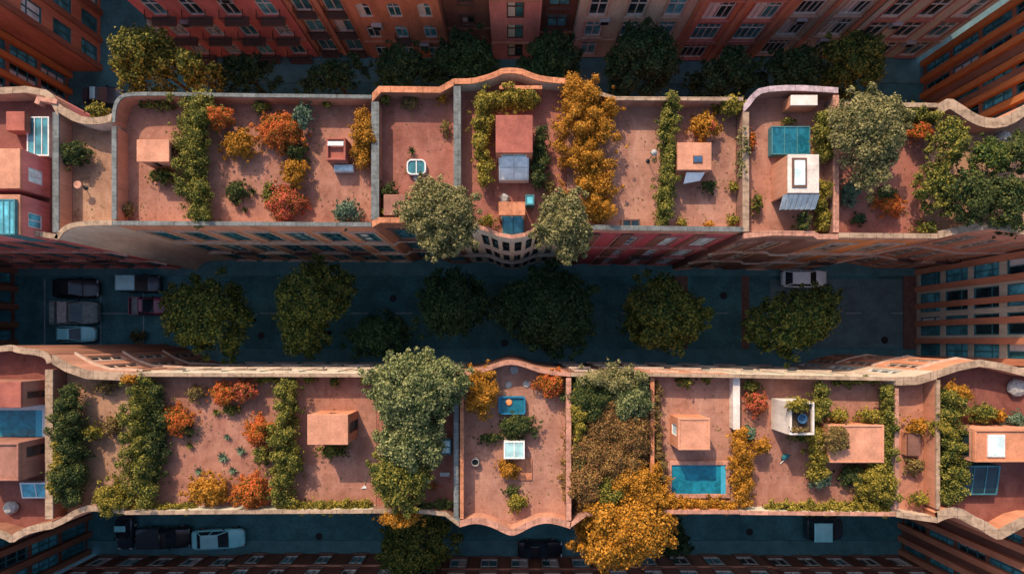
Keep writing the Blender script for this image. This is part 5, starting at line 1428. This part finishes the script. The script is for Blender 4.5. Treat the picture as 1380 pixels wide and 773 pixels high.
# fallen leaves and small weeds on the decks
rng = np.random.default_rng(77); LP = []
for (X, Y, rx, ry, sp) in PLANT_SPOTS:
    n = int(26*(rx+ry)); a = rng.uniform(0, 6.283, n); q = 0.8+np.abs(rng.normal(0, 0.55, n))
    LP.append(np.stack([X+0.15+rx*q*np.cos(a)+rng.normal(0,.12,n), Y-0.15+ry*q*np.sin(a)+rng.normal(0,.12,n)], 1))
for (x0, y0, x1, y1, n) in ((176,138,496,298,420), (515,132,605,295,110), (628,130,756,300,160), (836,140,992,300,170), (1014,135,1122,310,90), (1138,150,1258,312,160),
                            (84,170,146,300,60), (110,520,164,684,90), (212,512,496,680,420), (560,520,612,684,70), (628,505,764,695,160), (886,512,990,684,140), (1004,515,1190,684,260), (1214,515,1258,684,60), (1295,515,1375,690,80)):
    a = at(x0, y1, DZ); b = at(x1, y0, DZ)
    LP.append(np.stack([rng.uniform(a[0], b[0], n), rng.uniform(a[1], b[1], n)], 1))
LP = np.concatenate(LP)
ok = ((LP[:,1] > 7.4) & (LP[:,1] < 15.0)) | ((LP[:,1] < -2.6) & (LP[:,1] > -10.6))
LP = LP[ok & (np.abs(LP[:,0]) < 31)]
n = len(LP); t = rng.uniform(0, 6.283, n); l = rng.uniform(0.03, 0.085, n); c_, s_ = np.cos(t), np.sin(t)
zz = rng.uniform(0.012, 0.03, n); til = rng.uniform(0, 0.03, n)
def lv(u, w, dz): return np.stack([LP[:,0]+l*(u*c_-w*s_), LP[:,1]+l*(u*s_+w*c_), zz+dz*til], 1)
V = np.stack([lv(-1, 0, 0), lv(0, -.5, 1), lv(1, 0, 0), lv(0, .5, 1)], 1).reshape(-1, 3)
o = leaf_object('fallen_leaves', V, 'dry', None, None); o.location = (0, 0, DZ)
tag(o, 'fallen leaves and dry crumbs scattered over the terracotta decks', 'leaf litter', None, 'stuff')

# ================================================================== LOOSE THINGS ON THE ROOFS
def roof_root(name, label, cat, px, py, z=DZ, group=None): 
    X, Y = at(px, py, z); return root(name, label, cat, (X, Y, z), 0, group)
t = roof_root('round_table', 'small round pink table on the sand terrace with scooped parapet', 'table', 105, 249, DZ+.7); t.location.z = DZ
m = MB(); m.lathe([(.22,.70),(.25,.715),(.25,.74),(.22,.75)], 'coping_pink', 24); m.build('tabletop', t)
m = MB(); m.lathe([(.16,0),(.15,.03),(.03,.06),(.025,.69),(.06,.699)], 'iron_black', 12); m.build('leg', t)
t = roof_root('parasol_pole', 'thin pale pole lying across the dark bench beside the round table', 'pole', 90, 247)
m = MB(); m.tube([(-.5,.05,.3),(.25,-.05,.3)], .03, 'metal_pale', 8); m.build('pole', t)
m = MB(); m.box(-.5,-.2,-.1,.15,0,.269,'frame_brown'); m.box(.05,.2,-.12,.08,0,.269,'frame_brown'); m.build('rest', t)
t = roof_root('lamp_post', 'slim lamp with round shade on the flat rose deck', 'lamp', 873, 217)
m = MB(); m.tube([(0,0,0),(0,0,1.5)], .025, 'iron_black', 8); m.build('post', t)
m = MB(); m.lathe([(.04,1.5),(.16,1.56),(.2,1.68),(.14,1.8),(.03,1.84)], 'stone_grey', 16); m.build('lamp_shade', t, smooth=True)
m = MB(); m.lathe([(.14,0),(.13,.05),(.04,.07)], 'iron_black', 14); m.build('base', t)
def stone(px, py, r, label, h=.3, z=DZ):
    X, Y = at(px, py, z+h/2); rng = random.Random(px); r = r*mpp(z)
    prof = [(r*.7,0),(r*1.0,h*.3),(r*.92,h*.7),(r*.55,h*.97)]
    m = MB(); m.lathe(prof, 'stone_grey', 14)
    m.v = [(x*(1+.12*rng.uniform(-1,1)), y*(1+.12*rng.uniform(-1,1)), z_) for x, y, z_ in m.v]
    o = m.build('stepping_stone' if h < .2 else 'stone', smooth=False); o.location = (X, Y, z)
    return tag(o, label, 'stone', 'stones on the roofs')
stone(680, 268, 7, 'rough pale boulder on top of the orange porch edge', .5)
stone(685, 518, 5, 'small round stone beside the blue tub, nearer the tall golden shrub', .08)
stone(710, 517, 5, 'small round stone beside the blue tub, nearer the orange red bush', .08)
stone(693, 498, 6, 'squarish stone slab just inside the bowed upper parapet', .08)
stone(14, 684, 9, 'grey boulder on the maroon deck below the turquoise roof light', .5)
stone(1371, 522, 12, 'pale boulder on the dark red deck behind the rippling parapet', .5)
stone(1352, 186, 9, 'pale round boulder among the dark rooftop trees', .7)
stone(561, 240, 4, 'small pebble coloured stone just below the oval skylight', .12)
t = roof_root('plunge_tub', 'blue rectangular tub on the rose deck', 'tub', 690, 545)
m = MB(); ring_prism(m, .86, .58, .16, .10, 0, .42, 'tub_blue'); m.build('rim', t)
m = MB(); disc_prism(m, .78, .50, .12, 0.0, .3, 'water_deep'); m.build('water', t)
X, Y = at(686, 542, DZ+.35)
m = MB(); m.lathe([(.14,.0),(.2,.02),(.21,.05),(.18,.08),(.08,.085)], 'float_orange', 24); o = m.build('float', smooth=True); o.location = (X, Y, DZ+.302)
tag(o, 'orange round float in the blue tub', 'float')
t = roof_root('bucket', 'black bucket with pale rim on the rose deck near the grey wall', 'bucket', 641, 621)
m = MB(); ring_prism(m, .25, .25, .249, .04, 0, .4, 'stone_grey'); m.build('rim', t)
m = MB(); m.lathe([(.19,0.0),(.2,.02),(.205,.2),(.1,.205)], 'iron_black', 20); m.build('inside', t)
t = roof_root('parasol', 'folded teal parasol with white pole lying on the deck below the white hut', 'parasol', 1058, 617)
m = MB(); m.tube([(-.35,-.35,.07),(.28,.28,.11)], .025, 'frame_white', 8); m.build('pole', t)
m = MB(); m.tube([(-.3,-.02,.12),(-.1,.12,.16),(.1,.2,.14),(.25,.27,.12)], [.05,.2,.13,.03], 'cloth_teal', 10); m.build('canopy', t, smooth=True)
t = roof_root('broom', 'broom lying on the terracotta deck between the plain box hut and the big tree', 'broom', 492, 650)
m = MB(); m.tube([(.12,.5,.04),(-.02,-.2,.05)], .018, 'straw', 6); m.build('handle', t)
m = MB(); m.hexa([(-.25,-.38,.0),(.12,-.34,.0),(.06,-.2,.0),(-.1,-.2,.0),(-.25,-.38,.06),(.12,-.34,.06),(.06,-.2,.08),(-.1,-.2,.08)], 'canvas_white'); m.build('brush', t)
t = roof_root('wash_tub', 'blue grey wash tub on the roof of the white hut', 'tub', 1078, 563, DZ+2.3)
m = MB(); m.lathe([(.2,.0),(.27,.28),(.29,.33),(.25,.33),(.2,.12),(.02,.11)], 'glass_solar', 22); m.build('bowl', t)
t = roof_root('gutter_bench', 'grey stone bench under the grey party wall next to the small pale roof light', 'bench', 602, 637)
m = MB(); m.box(-.4,.25,-.13,.13,.32,.4,'stone_grey'); m.build('seat', t, bevel=.01)
for x in (-.3, .15):
    m = MB(); m.box(x-.05,x+.05,-.11,.11,0,.319,'stone_grey'); m.build('leg', t)

# ================================================================== VEHICLES
PI = math.pi
car(99, 388, 0, 'black car in the shaded bay above the grey flatbed truck', 'paint_black', L=4.1, w=.88)
pickup(98, 421, 0, 'grey flatbed truck with two boxy loads beside the light blue car', 'truck_bed', 'canvas_grey', L=4.1, w=1.05, cab=1.0, crates=True, flat=True)
car(99, 450, 0, 'light blue car parked below the grey flatbed truck', 'paint_silverblue', L=3.5, w=.74, kind='hatch')
van(187, 382, 0, 'pale teal van beside the black car', 'paint_slate', L=3.4, w=.80, roofm='paint_teal')
pickup(199, 412, 0, 'maroon pickup half under the round olive tree', 'paint_maroon', 'truck_bed', L=3.4, w=.80, cab=1.3)
car(1086, 375, 0, 'white car half hidden by the wide street tree', 'paint_pale', L=4.0, w=.80, kind='hatch')
car(166, 719, -PI/2, 'small dark car with pale roof parked crosswise at the lower street', 'paint_slate', L=2.95, w=.74, roofm='paint_silverblue', kind='hatch')
pickup(219, 725, 0.02, 'long dark pickup with covered bed between two pale roofed cars', 'paint_black', 'paint_slate', L=4.7, w=.92, cab=1.4, cover=True)
car(292, 727, 0.05, 'light teal car, lowest pale car in front of the long red deck', 'paint_silverblue', L=4.7, w=.90, roofm='paint_teal')
van(1113, 713, 0, 'small van with bright roof in the lower street below the two hut roof', 'paint_slate', L=3.3, w=1.0, roofm='paint_silverblue')
car(728, 741, 0, 'black car in the lower street under the bowed pink parapet', 'paint_black', L=4.0, w=.80)
car(136, 128, 0, 'dark car at the mouth of the upper street behind the rounded corner', 'paint_slate', L=3.6, w=.80, roofm='paint_teal')

# ================================================================== LIGHT, SKY, CAMERA
w = bpy.data.worlds.new('World'); scene.world = w; w.use_nodes = True
nt = w.node_tree; bg = nt.nodes['Background']
sky = nt.nodes.new('ShaderNodeTexSky'); sky.sky_type = 'NISHITA'; sky.sun_disc = False
ELEV = math.radians(37.0); az = math.atan2(-0.45, 1.0)
sky.sun_elevation = ELEV; sky.sun_rotation = az; sky.air_density = 1.0; sky.dust_density = 2.0; sky.ozone_density = 1.0
nt.links.new(sky.outputs[0], bg.inputs['Color']); bg.inputs['Strength'].default_value = 0.15
sl = bpy.data.lights.new('sun', 'SUN'); sl.energy = 2.75; sl.angle = math.radians(0.5); sl.color = (1.0, 0.83, 0.62)
so = bpy.data.objects.new('sun', sl); COL.objects.link(so)
d = Vector((0.45, -1.0, -math.tan(ELEV)*math.hypot(0.45, 1.0))).normalized()
so.rotation_euler = d.to_track_quat('-Z', 'Y').to_euler(); so.location = (-10, 40, 60)

cam = bpy.data.cameras.new('camera'); co = bpy.data.objects.new('camera', cam); COL.objects.link(co)
co.location = (0, 0, HC); co.rotation_euler = (0, 0, 0)
cam.sensor_fit = 'HORIZONTAL'; cam.sensor_width = 36.0; cam.lens = 36.0*F/1380.0
cam.shift_y = (CY-386.5)/1380.0
cam.clip_start = 0.5; cam.clip_end = 1500
scene.camera = co
scene.render.engine = 'CYCLES'
scene.cycles.max_bounces = 6; scene.cycles.diffuse_bounces = 3; scene.cycles.glossy_bounces = 2
scene.cycles.transmission_bounces = 2; scene.cycles.use_denoising = True
vs = scene.view_settings
vs.view_transform = 'Standard'; vs.look = 'None'; vs.exposure = 0.85; vs.gamma = 1.0; vs.use_curve_mapping = False
